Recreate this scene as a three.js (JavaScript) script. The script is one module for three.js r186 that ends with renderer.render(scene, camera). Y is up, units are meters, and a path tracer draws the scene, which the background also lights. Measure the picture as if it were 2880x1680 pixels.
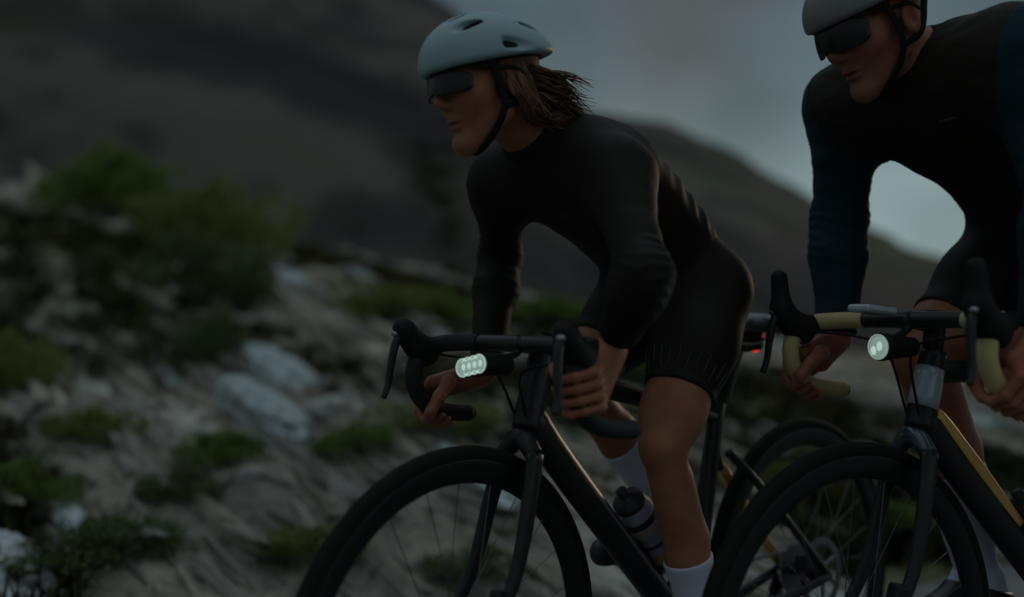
import * as THREE from 'three';
import { mergeGeometries, mergeVertices } from 'three/addons/utils/BufferGeometryUtils.js';
import { ConvexGeometry } from 'three/addons/geometries/ConvexGeometry.js';
import { RoundedBoxGeometry } from 'three/addons/geometries/RoundedBoxGeometry.js';

// ---------------------------------------------------------------- camera, sky, sun, exposure
const scene = new THREE.Scene();
const camera = new THREE.PerspectiveCamera(32.65, 1024 / 597, 0.05, 2000);
camera.position.set(0, 0.8312, 0);
camera.rotation.set(0.0513, 0, 0);
camera.focus = 1.82;
camera.userData.fStop = 1.0;
camera.updateMatrixWorld();

const V = (x, y, z) => new THREE.Vector3(x, y, z);
const clamp = (x, a, b) => Math.max(a, Math.min(b, x)), mix = (a, b, t) => a + (b - a) * t;
const sstep = (a, b, x) => { const t = clamp((x - a) / (b - a), 0, 1); return t * t * (3 - 2 * t); };
function rng(seed) { let s = seed >>> 0; return () => { s = (s + 0x6d2b79f5) | 0; let t = Math.imul(s ^ (s >>> 15), 1 | s); t = (t + Math.imul(t ^ (t >>> 7), 61 | t)) ^ t; return ((t ^ (t >>> 14)) >>> 0) / 4294967296; }; }
function h3(x, y, z) { let n = Math.imul(x, 374761393) ^ Math.imul(y, 668265263) ^ Math.imul(z, 2147483647 ^ 0x5bd1e995); n = Math.imul(n ^ (n >>> 13), 1274126177); n ^= n >>> 16; return (n >>> 0) / 4294967296; }
function vn(x, y, z = 0) {
  const X = Math.floor(x), Y = Math.floor(y), Z = Math.floor(z); let u = x - X, v = y - Y, w = z - Z;
  u = u * u * (3 - 2 * u); v = v * v * (3 - 2 * v); w = w * w * (3 - 2 * w);
  const l = (a, b, t) => a + (b - a) * t;
  return l(l(l(h3(X, Y, Z), h3(X + 1, Y, Z), u), l(h3(X, Y + 1, Z), h3(X + 1, Y + 1, Z), u), v),
    l(l(h3(X, Y, Z + 1), h3(X + 1, Y, Z + 1), u), l(h3(X, Y + 1, Z + 1), h3(X + 1, Y + 1, Z + 1), u), v), w) * 2 - 1;
}
function fbm(x, y, z = 0, o = 4) { let s = 0, a = 0.5; for (let i = 0; i < o; i++) { s += a * vn(x, y, z); x = x * 2.03 + 11.3; y = y * 2.03 + 5.7; z = z * 2.03 + 3.1; a *= 0.5; } return s; }

const SUN = V(0.62, 0.17, -0.78).normalize();      // low in the sky behind the right-hand hill
{ // an overcast dusk sky: brightest over the horizon where the sun went, dimmer opposite and overhead
  const W = 512, H = 256, d = new Float32Array(W * H * 4);
  for (let r = 0; r < H; r++) for (let c = 0; c < W; c++) {
    const el = ((r + 0.5) / H - 0.5) * Math.PI, az = ((c + 0.5) / W - 0.5) * 2 * Math.PI;
    const x = Math.cos(az) * Math.cos(el), y = Math.sin(el), z = Math.sin(az) * Math.cos(el);
    const e = Math.max(y, 0), towards = (x * SUN.x + z * SUN.z) / Math.hypot(SUN.x, SUN.z);
    const hz = 1 / (1 + Math.exp((e - 0.19) / 0.055));                  // glow near the horizon
    const side = 0.62 + 0.3 * towards + 0.12 * Math.max(towards, 0) ** 6;
    const cl = fbm(x * 6 + 4, e * 10, z * 6, 5) * 0.6, cw = fbm(x * 5.5 + 9, e * 7 + 3, z * 5.5 + 1, 3);
    const base = (0.074 + 0.29 * sstep(0.38, 0.95, e)) * (1 + cl * 1.7), gl = 0.295 * hz * side * (1 + cl * 0.8);
    const i = (r * W + c) * 4;
    d[i] = base * mix(0.67, 0.95, clamp(0.5 + cw * 2.4, 0, 1)) + gl * 0.79;
    d[i + 1] = base * mix(1.0, 1.0, 0.5) + gl * 1.03;
    d[i + 2] = base * mix(1.22, 1.08, clamp(0.5 + cw * 2, 0, 1)) + gl * 0.99;
    d[i + 3] = 1;
  }
  const t = new THREE.DataTexture(d, W, H, THREE.RGBAFormat, THREE.FloatType);
  t.mapping = THREE.EquirectangularReflectionMapping; t.magFilter = THREE.LinearFilter; t.minFilter = THREE.LinearFilter; t.needsUpdate = true;
  scene.background = t; scene.environment = t;
}
const sun = new THREE.DirectionalLight(new THREE.Color(1, 0.72, 0.48), 0.22);
sun.position.copy(SUN).multiplyScalar(60); sun.castShadow = true; sun.shadow.radius = 20;
Object.assign(sun.shadow.camera, { left: -25, right: 25, top: 25, bottom: -25, near: 1, far: 150 });
scene.add(sun);

const renderer = new THREE.WebGLRenderer({ antialias: true });
renderer.toneMapping = THREE.LinearToneMapping;
renderer.toneMappingExposure = 1.1;
renderer.shadowMap.enabled = true;

// ---------------------------------------------------------------- materials
const col = (r, g, b) => new THREE.Color().setRGB(r, g, b);
const cloth = (c, roughness = 0.8, s = 0.3, o = {}) => new THREE.MeshPhysicalMaterial({ color: col(...c), roughness, specularIntensity: s, ...o });
const std = (c, roughness = 0.7, o = {}) => new THREE.MeshStandardMaterial({ color: col(...c), roughness, ...o });
function noiseTex(n, f, seed, sr = false) {        // a tileable grain texture
  const d = new Uint8Array(n * n * 4);
  for (let y = 0; y < n; y++) for (let x = 0; x < n; x++) { const [a, b, c] = f(x / n, y / n, seed); const i = (y * n + x) * 4; d[i] = clamp(a, 0, 1) * 255; d[i + 1] = clamp(b, 0, 1) * 255; d[i + 2] = clamp(c, 0, 1) * 255; d[i + 3] = 255; }
  const t = new THREE.DataTexture(d, n, n); t.magFilter = THREE.LinearFilter; t.wrapS = t.wrapT = THREE.RepeatWrapping; if (sr) t.colorSpace = THREE.SRGBColorSpace; t.needsUpdate = true; return t;
}
const tile = (u, v, s, o = 4) => { let r = 0, a = 0.5, k = s; for (let i = 0; i < o; i++) { const A = Math.PI * 2; r += a * vn(Math.cos(u * A) * k + 7, Math.sin(u * A) * k + Math.cos(v * A) * k * 1.1, Math.sin(v * A) * k + 3 * i); k *= 2; a *= 0.5; } return r; };
const groundTex = noiseTex(512, (u, v) => { const a = tile(u, v, 6, 5), g = 0.78 + a * 0.55; return [g, g, g * 0.98]; }, 1);
const groundBump = noiseTex(512, (u, v) => { const a = 0.5 + tile(u, v, 9, 5) * 0.8; return [a, a, a]; }, 2);
const knitBump = noiseTex(128, (u, v) => { const a = 0.5 + 0.25 * Math.sin(u * 2 * Math.PI * 24) + 0.25 * Math.sin(v * 2 * Math.PI * 24); return [a, a, a]; }, 3);

const M = {
  carbon: cloth([0.012, 0.012, 0.012], 0.4, 0.6), carbonGloss: new THREE.MeshPhysicalMaterial({ color: col(0.012, 0.0145, 0.0145), roughness: 0.5, specularIntensity: 0.6, clearcoat: 0.35, clearcoatRoughness: 0.3 }),
  tealGloss: new THREE.MeshPhysicalMaterial({ color: col(0.02, 0.06, 0.075), roughness: 0.3, clearcoat: 1, clearcoatRoughness: 0.1 }),
  paleGloss: new THREE.MeshPhysicalMaterial({ color: col(0.42, 0.50, 0.54), roughness: 0.3, clearcoat: 0.8, clearcoatRoughness: 0.15 }),
  tyre: cloth([0.013, 0.012, 0.010], 0.85, 0.35), rubber: cloth([0.013, 0.0125, 0.012], 0.7, 0.5), alu: std([0.35, 0.36, 0.37], 0.35, { metalness: 0.9 }), steel: std([0.18, 0.18, 0.19], 0.4, { metalness: 0.9 }),
  gold: std([0.85, 0.50, 0.16], 0.4, { metalness: 0.25 }), tapeCream: std([0.56, 0.45, 0.21], 0.85), tapeBlack: std([0.016, 0.016, 0.016], 0.8),
  glassBlack: new THREE.MeshPhysicalMaterial({ color: col(0.008, 0.009, 0.009), roughness: 0.32 }),
  skinA: cloth([0.36, 0.142, 0.078], 0.5, 0.6, { vertexColors: true }), skinB: cloth([0.34, 0.13, 0.074], 0.5, 0.6, { vertexColors: true }), hair: cloth([0.10, 0.047, 0.022], 0.55, 0.35), hairLight: cloth([0.24, 0.125, 0.07], 0.55, 0.4),
  jersey: cloth([0.0155, 0.0138, 0.010], 0.64, 0.26), shorts: cloth([0.018, 0.016, 0.011], 0.65, 0.4), jerseyB: cloth([0.026, 0.0225, 0.016], 0.75, 0.3), sleeveTeal: cloth([0.009, 0.034, 0.046], 0.7, 0.3), sock: std([0.62, 0.67, 0.78], 0.9),
  helmetTeal: std([0.29, 0.41, 0.42], 0.5), helmetGrey: std([0.20, 0.205, 0.20], 0.45), helmetPale: std([0.28, 0.34, 0.38], 0.4), dark: cloth([0.011, 0.0105, 0.0095], 0.7, 0.4), shoe: std([0.02, 0.02, 0.021], 0.4), stripe: std([0.06, 0.06, 0.058], 0.5), print: std([0.045, 0.045, 0.043], 0.6), saddleTop: new THREE.MeshPhysicalMaterial({ color: col(0.03, 0.04, 0.055), roughness: 0.35, clearcoat: 0.7, clearcoatRoughness: 0.25 }),
  bottle: std([0.33, 0.36, 0.43], 0.45), bottleDark: std([0.02, 0.02, 0.022], 0.5), bandOrange: std([0.55, 0.30, 0.16], 0.5),
  lens: new THREE.MeshStandardMaterial({ color: col(0.5, 0.6, 0.55), roughness: 0.25, emissive: col(0.55, 0.74, 0.66), emissiveIntensity: 0.25 }),
  lensRing: new THREE.MeshStandardMaterial({ color: col(0.35, 0.42, 0.4), roughness: 0.2, emissive: col(0.55, 0.74, 0.66), emissiveIntensity: 0.3 }),
  lensHot: new THREE.MeshStandardMaterial({ color: col(0.7, 0.8, 0.75), roughness: 0.25, emissive: col(0.66, 0.88, 0.78), emissiveIntensity: 0.5 }),
  red: new THREE.MeshStandardMaterial({ color: col(0.5, 0.01, 0.01), roughness: 0.3, emissive: col(1, 0.03, 0.02), emissiveIntensity: 1.0 }),
};

// ---------------------------------------------------------------- helpers
function tag(o, label, category, group, kind) { if (label) o.userData.label = label; if (category) o.userData.category = category; if (group) o.userData.group = group; if (kind) o.userData.kind = kind; return o; }
const used = new Map();
function numbered(name) { const n = used.get(name) ?? 0; used.set(name, n + 1); return n ? `${name}_${String(n).padStart(3, '0')}` : name; }
function mesh(name, geo, mat, parent) { const m = new THREE.Mesh(geo, mat); m.name = parent === scene ? numbered(name) : name; m.castShadow = m.receiveShadow = true; (parent ?? scene).add(m); return m; }
function group(name, parent = scene) { const g = new THREE.Group(); g.name = parent === scene ? numbered(name) : name; parent.add(g); return g; }
const merge = (a) => mergeGeometries(a.map((g) => { const q = g.index ? g.toNonIndexed() : g; for (const k of Object.keys(q.attributes)) if (!['position', 'normal', 'uv', 'color'].includes(k)) q.deleteAttribute(k); if (!q.attributes.uv) q.setAttribute('uv', new THREE.BufferAttribute(new Float32Array(q.attributes.position.count * 2), 2)); return q; }));

// swept tube: pts, section half-sizes [w, h] along the path (w across "side", h across the other), closed ends
function sweep(pts, sizes, { side = V(0, 0, 1), seg = 40, ring = 14, tension = 0.5, straight = false, power = 2 } = {}) {
  const curve = straight ? new THREE.CurvePath() : new THREE.CatmullRomCurve3(pts, false, 'centripetal', tension);
  if (straight) for (let i = 0; i < pts.length - 1; i++) curve.add(new THREE.LineCurve3(pts[i], pts[i + 1]));
  const P = [], N = [], I = [], n = seg + 1, at = (t) => { const k = t * (sizes.length - 1), i = Math.min(sizes.length - 2, Math.floor(k)), f = k - i, g = (a) => Array.isArray(a) ? a : [a, a]; const A = g(sizes[i]), B = g(sizes[i + 1]); return [mix(A[0], B[0], f), mix(A[1], B[1], f)]; };
  if (sizes.length === 1) sizes = [sizes[0], sizes[0]];
  for (let i = 0; i < n; i++) {
    const t = i / seg, c = straight ? curve.getPoint(t) : curve.getPoint(t), tg = curve.getTangent(t).normalize();
    const s = side.clone().addScaledVector(tg, -side.dot(tg)).normalize(), u = V().crossVectors(tg, s).normalize(), [w, h] = at(t);
    for (let j = 0; j < ring; j++) { const a = j / ring * Math.PI * 2, ca = Math.cos(a), sa = Math.sin(a), px = Math.sign(ca) * Math.abs(ca) ** (2 / power), py = Math.sign(sa) * Math.abs(sa) ** (2 / power); const p = c.clone().addScaledVector(s, px * w).addScaledVector(u, py * h); P.push(p.x, p.y, p.z); }
  }
  for (let i = 0; i < seg; i++) for (let j = 0; j < ring; j++) { const a = i * ring + j, b = i * ring + (j + 1) % ring, c = a + ring, d = b + ring; I.push(a, b, d, a, d, c); }
  for (const e of [0, seg]) { const c = straight ? curve.getPoint(e / seg) : curve.getPoint(e / seg), k = P.length / 3; P.push(c.x, c.y, c.z); for (let j = 0; j < ring; j++) { const a = e * ring + j, b = e * ring + (j + 1) % ring; e ? I.push(a, b, k) : I.push(b, a, k); } }
  const g = new THREE.BufferGeometry(); g.setAttribute('position', new THREE.Float32BufferAttribute(P, 3)); g.setIndex(I); g.computeVertexNormals(); return g;
}
const rod = (a, b, ra, rb = ra, o = {}) => sweep([a, b], [ra, rb], { straight: true, seg: 8, ...o });

// ---- signed distance shapes and a surface-nets mesher
const L3 = Math.hypot;
function cone(a, b, ra, rb) {                       // tapered capsule
  const bx = b[0] - a[0], by = b[1] - a[1], bz = b[2] - a[2], l2 = bx * bx + by * by + bz * bz || 1e-9, rr = ra - rb, a2 = l2 - rr * rr, il2 = 1 / l2;
  return (x, y, z) => {
    const px = x - a[0], py = y - a[1], pz = z - a[2], Y = px * bx + py * by + pz * bz, Z = Y - l2;
    const qx = px * l2 - bx * Y, qy = py * l2 - by * Y, qz = pz * l2 - bz * Y, x2 = qx * qx + qy * qy + qz * qz, y2 = Y * Y * l2, z2 = Z * Z * l2, k = Math.sign(rr) * rr * rr * x2;
    if (Math.sign(Z) * a2 * z2 > k) return Math.sqrt(x2 + z2) * il2 - rb;
    if (Math.sign(Y) * a2 * y2 < k) return Math.sqrt(x2 + y2) * il2 - ra;
    return (Math.sqrt(x2 * a2 * il2) + Y * rr) * il2 - ra;
  };
}
function ell(c, r) { return (x, y, z) => { const a = (x - c[0]) / r[0], b = (y - c[1]) / r[1], d = (z - c[2]) / r[2], k0 = Math.sqrt(a * a + b * b + d * d), e = a / r[0], f = b / r[1], g = d / r[2], k1 = Math.sqrt(e * e + f * f + g * g); return k1 < 1e-9 ? -Math.min(...r) : k0 * (k0 - 1) / k1; }; }
const smin = (a, b, k) => { const h = Math.max(k - Math.abs(a - b), 0) / k; return Math.min(a, b) - h * h * k * 0.25; };
const smax = (a, b, k) => -smin(-a, -b, k);
const union = (list, k) => (x, y, z) => { let d = list[0](x, y, z); for (let i = 1; i < list.length; i++) d = smin(d, list[i](x, y, z), k); return d; };
const plane = (p, n) => { const l = L3(...n); return (x, y, z) => ((x - p[0]) * n[0] + (y - p[1]) * n[1] + (z - p[2]) * n[2]) / l; };
const cut = (f, p, n, k = 0.004) => { const q = plane(p, n); return (x, y, z) => smax(f(x, y, z), q(x, y, z), k); };
function sdfMesh(f, lo, hi, cell) {
  const n = [0, 1, 2].map((i) => Math.ceil((hi[i] - lo[i]) / cell / 8) * 8 + 1), [nx, ny, nz] = n, D = new Float32Array(nx * ny * nz).fill(9), at = (i, j, k) => (k * ny + j) * nx + i, B = 8;
  for (let bk = 0; bk < nz - 1; bk += B) for (let bj = 0; bj < ny - 1; bj += B) for (let bi = 0; bi < nx - 1; bi += B) {
    const c = f(lo[0] + (bi + B / 2) * cell, lo[1] + (bj + B / 2) * cell, lo[2] + (bk + B / 2) * cell), far = Math.abs(c) > cell * B * 1.35;
    for (let k = bk; k <= bk + B; k++) for (let j = bj; j <= bj + B; j++) for (let i = bi; i <= bi + B; i++) { const q = at(i, j, k); if (D[q] !== 9 && far) continue; D[q] = far ? c : f(lo[0] + i * cell, lo[1] + j * cell, lo[2] + k * cell); }
  }
  const id = new Int32Array(nx * ny * nz).fill(-1), P = [], I = [];
  const E = [[0, 1], [0, 2], [0, 4], [1, 3], [1, 5], [2, 3], [2, 6], [3, 7], [4, 5], [4, 6], [5, 7], [6, 7]];
  for (let k = 0; k < nz - 1; k++) for (let j = 0; j < ny - 1; j++) for (let i = 0; i < nx - 1; i++) {
    const v = []; let m = 0; for (let c = 0; c < 8; c++) { const d = D[at(i + (c & 1), j + ((c >> 1) & 1), k + (c >> 2))]; v.push(d); if (d < 0) m |= 1 << c; }
    if (m === 0 || m === 255) continue;
    let sx = 0, sy = 0, sz = 0, s = 0;
    for (const [a, b] of E) { if ((v[a] < 0) === (v[b] < 0)) continue; const t = v[a] / (v[a] - v[b]); sx += mix(a & 1, b & 1, t); sy += mix((a >> 1) & 1, (b >> 1) & 1, t); sz += mix(a >> 2, b >> 2, t); s++; }
    id[at(i, j, k)] = P.length / 3; P.push(lo[0] + (i + sx / s) * cell, lo[1] + (j + sy / s) * cell, lo[2] + (k + sz / s) * cell);
  }
  const quad = (a, b, c, d, flip) => { if (a < 0 || b < 0 || c < 0 || d < 0) return; flip ? I.push(a, c, b, a, d, c) : I.push(a, b, c, a, c, d); };
  for (let k = 1; k < nz - 1; k++) for (let j = 1; j < ny - 1; j++) for (let i = 1; i < nx - 1; i++) {
    const s = D[at(i, j, k)] < 0;
    if (s !== D[at(i + 1, j, k)] < 0) quad(id[at(i, j - 1, k - 1)], id[at(i, j, k - 1)], id[at(i, j, k)], id[at(i, j - 1, k)], !s);
    if (s !== D[at(i, j + 1, k)] < 0) quad(id[at(i - 1, j, k - 1)], id[at(i - 1, j, k)], id[at(i, j, k)], id[at(i, j, k - 1)], !s);
    if (s !== D[at(i, j, k + 1)] < 0) quad(id[at(i - 1, j - 1, k)], id[at(i, j - 1, k)], id[at(i, j, k)], id[at(i - 1, j, k)], !s);
  }
  const N = new Float32Array(P.length), e = cell * 0.5;
  for (let q = 0; q < P.length; q += 3) {
    let x = P[q], y = P[q + 1], z = P[q + 2], gx, gy, gz, l;
    for (let it = 0; it < 2; it++) {
      gx = f(x + e, y, z) - f(x - e, y, z); gy = f(x, y + e, z) - f(x, y - e, z); gz = f(x, y, z + e) - f(x, y, z - e); l = L3(gx, gy, gz) || 1; gx /= l; gy /= l; gz /= l;
      if (it === 0) { const d = clamp(f(x, y, z), -cell * 0.5, cell * 0.5) * 0.8; x -= gx * d; y -= gy * d; z -= gz * d; }
    }
    P[q] = x; P[q + 1] = y; P[q + 2] = z; N[q] = gx; N[q + 1] = gy; N[q + 2] = gz;
  }
  const g = new THREE.BufferGeometry(); g.setAttribute('position', new THREE.Float32BufferAttribute(P, 3)); g.setAttribute('normal', new THREE.BufferAttribute(N, 3)); g.setIndex(I); return g;
}
function boundsOf(list, pad) { const lo = [9, 9, 9], hi = [-9, -9, -9]; for (const p of list) for (let i = 0; i < 3; i++) { lo[i] = Math.min(lo[i], p[i] - pad); hi[i] = Math.max(hi[i], p[i] + pad); } return [lo, hi]; }
const add = (a, b, s = 1) => [a[0] + b[0] * s, a[1] + b[1] * s, a[2] + b[2] * s], sub = (a, b) => add(a, b, -1), unit = (a) => { const l = L3(...a); return [a[0] / l, a[1] / l, a[2] / l]; }, lerp3 = (a, b, t) => [0, 1, 2].map((i) => mix(a[i], b[i], t)), crs = (a, b) => [a[1] * b[2] - a[2] * b[1], a[2] * b[0] - a[0] * b[2], a[0] * b[1] - a[1] * b[0]];

// ---------------------------------------------------------------- the setting
// road-based coordinates: s runs along the direction of travel, q is metres to the riders' right, from the first rider
const ROADDIR = 0.68, F2 = [-Math.cos(ROADDIR), Math.sin(ROADDIR)], R2 = [-Math.sin(ROADDIR), -Math.cos(ROADDIR)], O2 = [0.3304, -2.0374];
const toSQ = (x, z) => [(x - O2[0]) * F2[0] + (z - O2[1]) * F2[1], (x - O2[0]) * R2[0] + (z - O2[1]) * R2[1]];
const toXZ = (s, q) => [O2[0] + s * F2[0] + q * R2[0], O2[1] + s * F2[1] + q * R2[1]];
const EDGE = 0.62;
function bankY(x, z) {
  const [s, q] = toSQ(x, z); if (q < EDGE) return -0.03;
  const e = q - EDGE, k = mix(0.05, 0.235, sstep(-10.5, -2.5, s)) * (s > 2 ? 1 : 1), crest = 13.2;
  let h = k * Math.min(e, crest) + 0.02 * Math.min(e, 0.5);
  if (e > crest) h -= (e - crest) * 0.28 * sstep(0, 6, e - crest);
  const a = sstep(0.05, 1.5, e), strata = (s * 1.7 + q * 0.12 + vn(x * 0.5, z * 0.5) * 0.7);
  h += a * (fbm(x * 0.45, z * 0.45, 3, 4) * 0.5 * k * 3 + fbm(x * 1.9, z * 1.9, 8, 3) * 0.10);
  h += a * 0.11 * (Math.abs((strata - Math.floor(strata)) - 0.5) * 2 - 0.5) * sstep(-0.2, 0.3, fbm(x * 0.7, z * 0.7, 20, 2));
  return Math.max(h, -1.5);
}
const greenAt = (s, q) => fbm(s * 1.0 + 3, q * 0.36, 1, 4) + 0.05;
const dirtMat = new THREE.MeshStandardMaterial({ vertexColors: true, map: groundTex, bumpMap: groundBump, bumpScale: 0.02, roughness: 0.95 });
{ // the rocky bank beside the road
  const P = [], C = [], U = [], I = [], qs = [], ss = [];
  for (let q = EDGE - 0.25; q < 48; q += q < 6 ? 0.06 : q < 16 ? 0.11 : 0.8) qs.push(q);
  for (let s = -46; s < 16; s += s < -16 ? 0.6 : 0.12) ss.push(s);
  for (const q of qs) for (const s of ss) {
    const [x, z] = toXZ(s, q), y = bankY(x, z); P.push(x, y, z); U.push(s / 1.7, q / 1.7);
    const g = greenAt(s, q), b = fbm(s * 3.2, q * 0.55, 6, 4), p = sstep(0.05, 0.3, fbm(s * 1.1 + 5, q * 0.24, 12, 3)), r = Math.max(0.08, 0.36 + 0.4 * b);
    const br = sstep(-4, -9, s); let c = [r * (1.08 + 0.08 * br), r * (1 - 0.08 * br), r * (0.8 - 0.2 * br)]; const gr = sstep(-0.05, 0.18, g);
    c = [mix(c[0], 0.12, gr * 0.85), mix(c[1], 0.135, gr * 0.85), mix(c[2], 0.04, gr * 0.85)];
    c = c.map((v, i) => mix(v, [0.6, 0.63, 0.55][i], p * 0.8 * (1 - gr * 0.5))); C.push(...c);
  }
  for (let a = 0; a < qs.length - 1; a++) for (let b = 0; b < ss.length - 1; b++) { const i = a * ss.length + b, j = i + ss.length; I.push(i, i + 1, j, i + 1, j + 1, j); }
  const g = new THREE.BufferGeometry(); g.setAttribute('position', new THREE.Float32BufferAttribute(P, 3)); g.setAttribute('color', new THREE.Float32BufferAttribute(C, 3)); g.setAttribute('uv', new THREE.Float32BufferAttribute(U, 2)); g.setIndex(I); g.computeVertexNormals();
  dirtMat.side = THREE.DoubleSide; tag(mesh('rocky_bank', g, dirtMat, scene), null, null, null, 'structure');
}
{ // valley floor out to the horizon and the road
  const g = new THREE.PlaneGeometry(3000, 3000, 1, 1); g.rotateX(-Math.PI / 2); const u = g.attributes.uv; for (let i = 0; i < u.count; i++) u.setXY(i, u.getX(i) * 900, u.getY(i) * 900);
  const m = mesh('ground', g, new THREE.MeshStandardMaterial({ color: col(0.09, 0.09, 0.065), map: groundTex, roughness: 1 }), scene); m.position.y = -1.6; tag(m, null, null, null, 'structure');
  const shp = [], I = [], U = [], n = 60;
  for (let i = 0; i <= n; i++) for (const [q, y] of [[-5.3, -1.7], [-5.2, -0.02], [-5.0, 0], [-2.2, 0.03], [EDGE - 0.06, 0], [EDGE + 0.05, -0.09]]) { const s = mix(-60, 26, i / n), [x, z] = toXZ(s, q); shp.push(x, y, z); U.push(s / 1.3, q / 1.3); }
  for (let i = 0; i < n; i++) for (let j = 0; j < 5; j++) { const a = i * 6 + j, b = a + 6; I.push(a, a + 1, b, a + 1, b + 1, b); }
  const r = new THREE.BufferGeometry(); r.setAttribute('position', new THREE.Float32BufferAttribute(shp, 3)); r.setAttribute('uv', new THREE.Float32BufferAttribute(U, 2)); r.setIndex(I); r.computeVertexNormals();
  tag(mesh('road', r, new THREE.MeshStandardMaterial({ color: col(0.17, 0.18, 0.175), map: groundTex, bumpMap: groundBump, bumpScale: 0.004, roughness: 0.9, side: THREE.DoubleSide }), scene), null, null, null, 'structure');
}
// hills: a ridge seen as (direction, steepness) pairs, built as a slope that runs from its foot up to the ridge and down behind it
function ridge(name, prof, dist, foot, back, rough, color) {
  const P = [], C = [], U = [], I = [], nu = 260, nv = 70, u0 = prof[0][0], u1 = prof[prof.length - 1][0];
  const el = (u) => { let i = 0; while (i < prof.length - 2 && prof[i + 1][0] < u) i++; const [a, ya] = prof[i], [b, yb] = prof[i + 1]; return mix(ya, yb, sstep(0, 1, (u - a) / (b - a)) * 0.35 + clamp((u - a) / (b - a), 0, 1) * 0.65); };
  for (let a = 0; a <= nu; a++) for (let b = 0; b <= nv; b++) {
    const u = mix(u0, u1, a / nu), v = b / nv, t = v < 0.8 ? v / 0.8 : 1, d = v < 0.8 ? mix(foot, dist, t) : mix(dist, back, (v - 0.8) / 0.2);
    const H = Math.max(el(u) * dist, 0) + 0.83; let x = u * d, z = -d, y = v < 0.8 ? mix(-1.4, H, Math.pow(t, 1.15)) : mix(H, -1.5, Math.pow((v - 0.8) / 0.2, 1.3));
    const w = Math.sin(Math.min(t, 1) * Math.PI * 0.5), n = fbm(x * rough * 0.06, y * rough * 0.1, z * rough * 0.06, 5);
    y += n * H * 0.12 * w * (v < 0.8 ? 1 - 0.75 * t * t : 0.2); x += fbm(x * 0.1, y * 0.13, z * 0.1 + 9, 3) * dist * 0.02;
    P.push(x, y, z); U.push(x / 6, (y - z) / 6);
    const k1 = fbm(x * 0.12, y * 0.2, z * 0.12 + 4, 5), k2 = fbm(x * 0.035 + y * 0.06, y * 0.09 - x * 0.05, z * 0.03, 4), k3 = fbm(x * 0.5, y * 0.6, z * 0.3, 3); const al = x * 0.92 - y * 0.38, ac = x * 0.38 + y * 0.92, k4 = fbm(al * 0.035 + z * 0.01, ac * 0.21, 2, 4); C.push(...color(k1 * 0.5 + k4 * 0.9, k2 * 0.6 + k4 * 0.5, k3));
  }
  for (let a = 0; a < nu; a++) for (let b = 0; b < nv; b++) { const i = a * (nv + 1) + b, j = i + nv + 1; I.push(i, j, i + 1, j, j + 1, i + 1); }
  const g = new THREE.BufferGeometry(); g.setAttribute('position', new THREE.Float32BufferAttribute(P, 3)); g.setAttribute('color', new THREE.Float32BufferAttribute(C, 3)); g.setAttribute('uv', new THREE.Float32BufferAttribute(U, 2)); g.setIndex(I); g.computeVertexNormals();
  tag(mesh(name, g, new THREE.MeshStandardMaterial({ vertexColors: true, map: groundTex, roughness: 1, side: THREE.DoubleSide }), scene), null, null, null, 'structure');
}
const PX = (x, y) => [(x - 1260) / 2507, (864 - y) / 2507];          // direction of a point of the skyline
ridge('mountain', [[-1200, -700], [-500, -650], [0, -440], [600, -240], [1000, -46], [1085, 0], [1130, 42], [1200, 118], [1280, 190], [1350, 252], [1450, 335], [1600, 400], [1760, 466], [2000, 582], [2250, 690], [2520, 765], [2900, 830], [3300, 864]].map((p) => PX(...p)), 75, 24, 110, 1,
  (a, b, c) => { const r = 0.03 + 0.062 * a + 0.042 * b + 0.02 * c, g = sstep(0.02, 0.25, b); const t = [r * 1.16, r, r * 0.76]; const w = sstep(0.16, 0.34, a + c * 0.35) * 0.5; return [mix(mix(t[0], 0.045, g), 0.14, w), mix(mix(t[1], 0.048, g), 0.13, w), mix(mix(t[2], 0.022, g), 0.1, w)].map((v) => Math.max(v, 0.012)); });
ridge('hill', [[500, 330], [1000, 250], [1350, 252], [1530, 270], [1640, 290], [1760, 350], [2000, 468], [2150, 568], [2230, 605], [2290, 622], [2400, 650], [2520, 668], [2900, 700], [3600, 640], [4600, 690], [5600, 780], [6600, 862]].map((p) => PX(...p)), 190, 90, 300, 0.6,
  (a, b) => { const r = 0.085 + 0.07 * a + 0.04 * b, g = sstep(-0.1, 0.2, b); return [mix(r * 1.04, r * 0.84, g), mix(r, r * 0.98, g), mix(r * 0.68, r * 0.48, g)].map((v) => Math.max(v, 0.02)); });

// rocks, shrubs, grass
const R = rng(77);
function rockGeo(seed, sx, sy, sz, n = 22) { const r = rng(seed), p = []; for (let i = 0; i < n; i++) { const a = r() * Math.PI * 2, b = Math.acos(2 * r() - 1), k = 0.8 + 0.2 * r(); p.push(V(Math.sin(b) * Math.cos(a) * sx * k, Math.cos(b) * sy * k, Math.sin(b) * Math.sin(a) * sz * k)); } const g = new ConvexGeometry(p); g.computeVertexNormals(); const q = g.attributes.position, u = new Float32Array(q.count * 2); for (let i = 0; i < q.count; i++) { u[2 * i] = q.getX(i) + q.getY(i); u[2 * i + 1] = q.getZ(i) + q.getY(i) * 0.5; } g.setAttribute('uv', new THREE.BufferAttribute(u, 2)); return g; }
const rockMat = new THREE.MeshStandardMaterial({ color: col(1, 1, 1), map: groundTex, bumpMap: groundBump, bumpScale: 0.012, roughness: 0.92 });
const dip = ROADDIR - Math.PI / 2;                   // ribs of rock run down the bank
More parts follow.
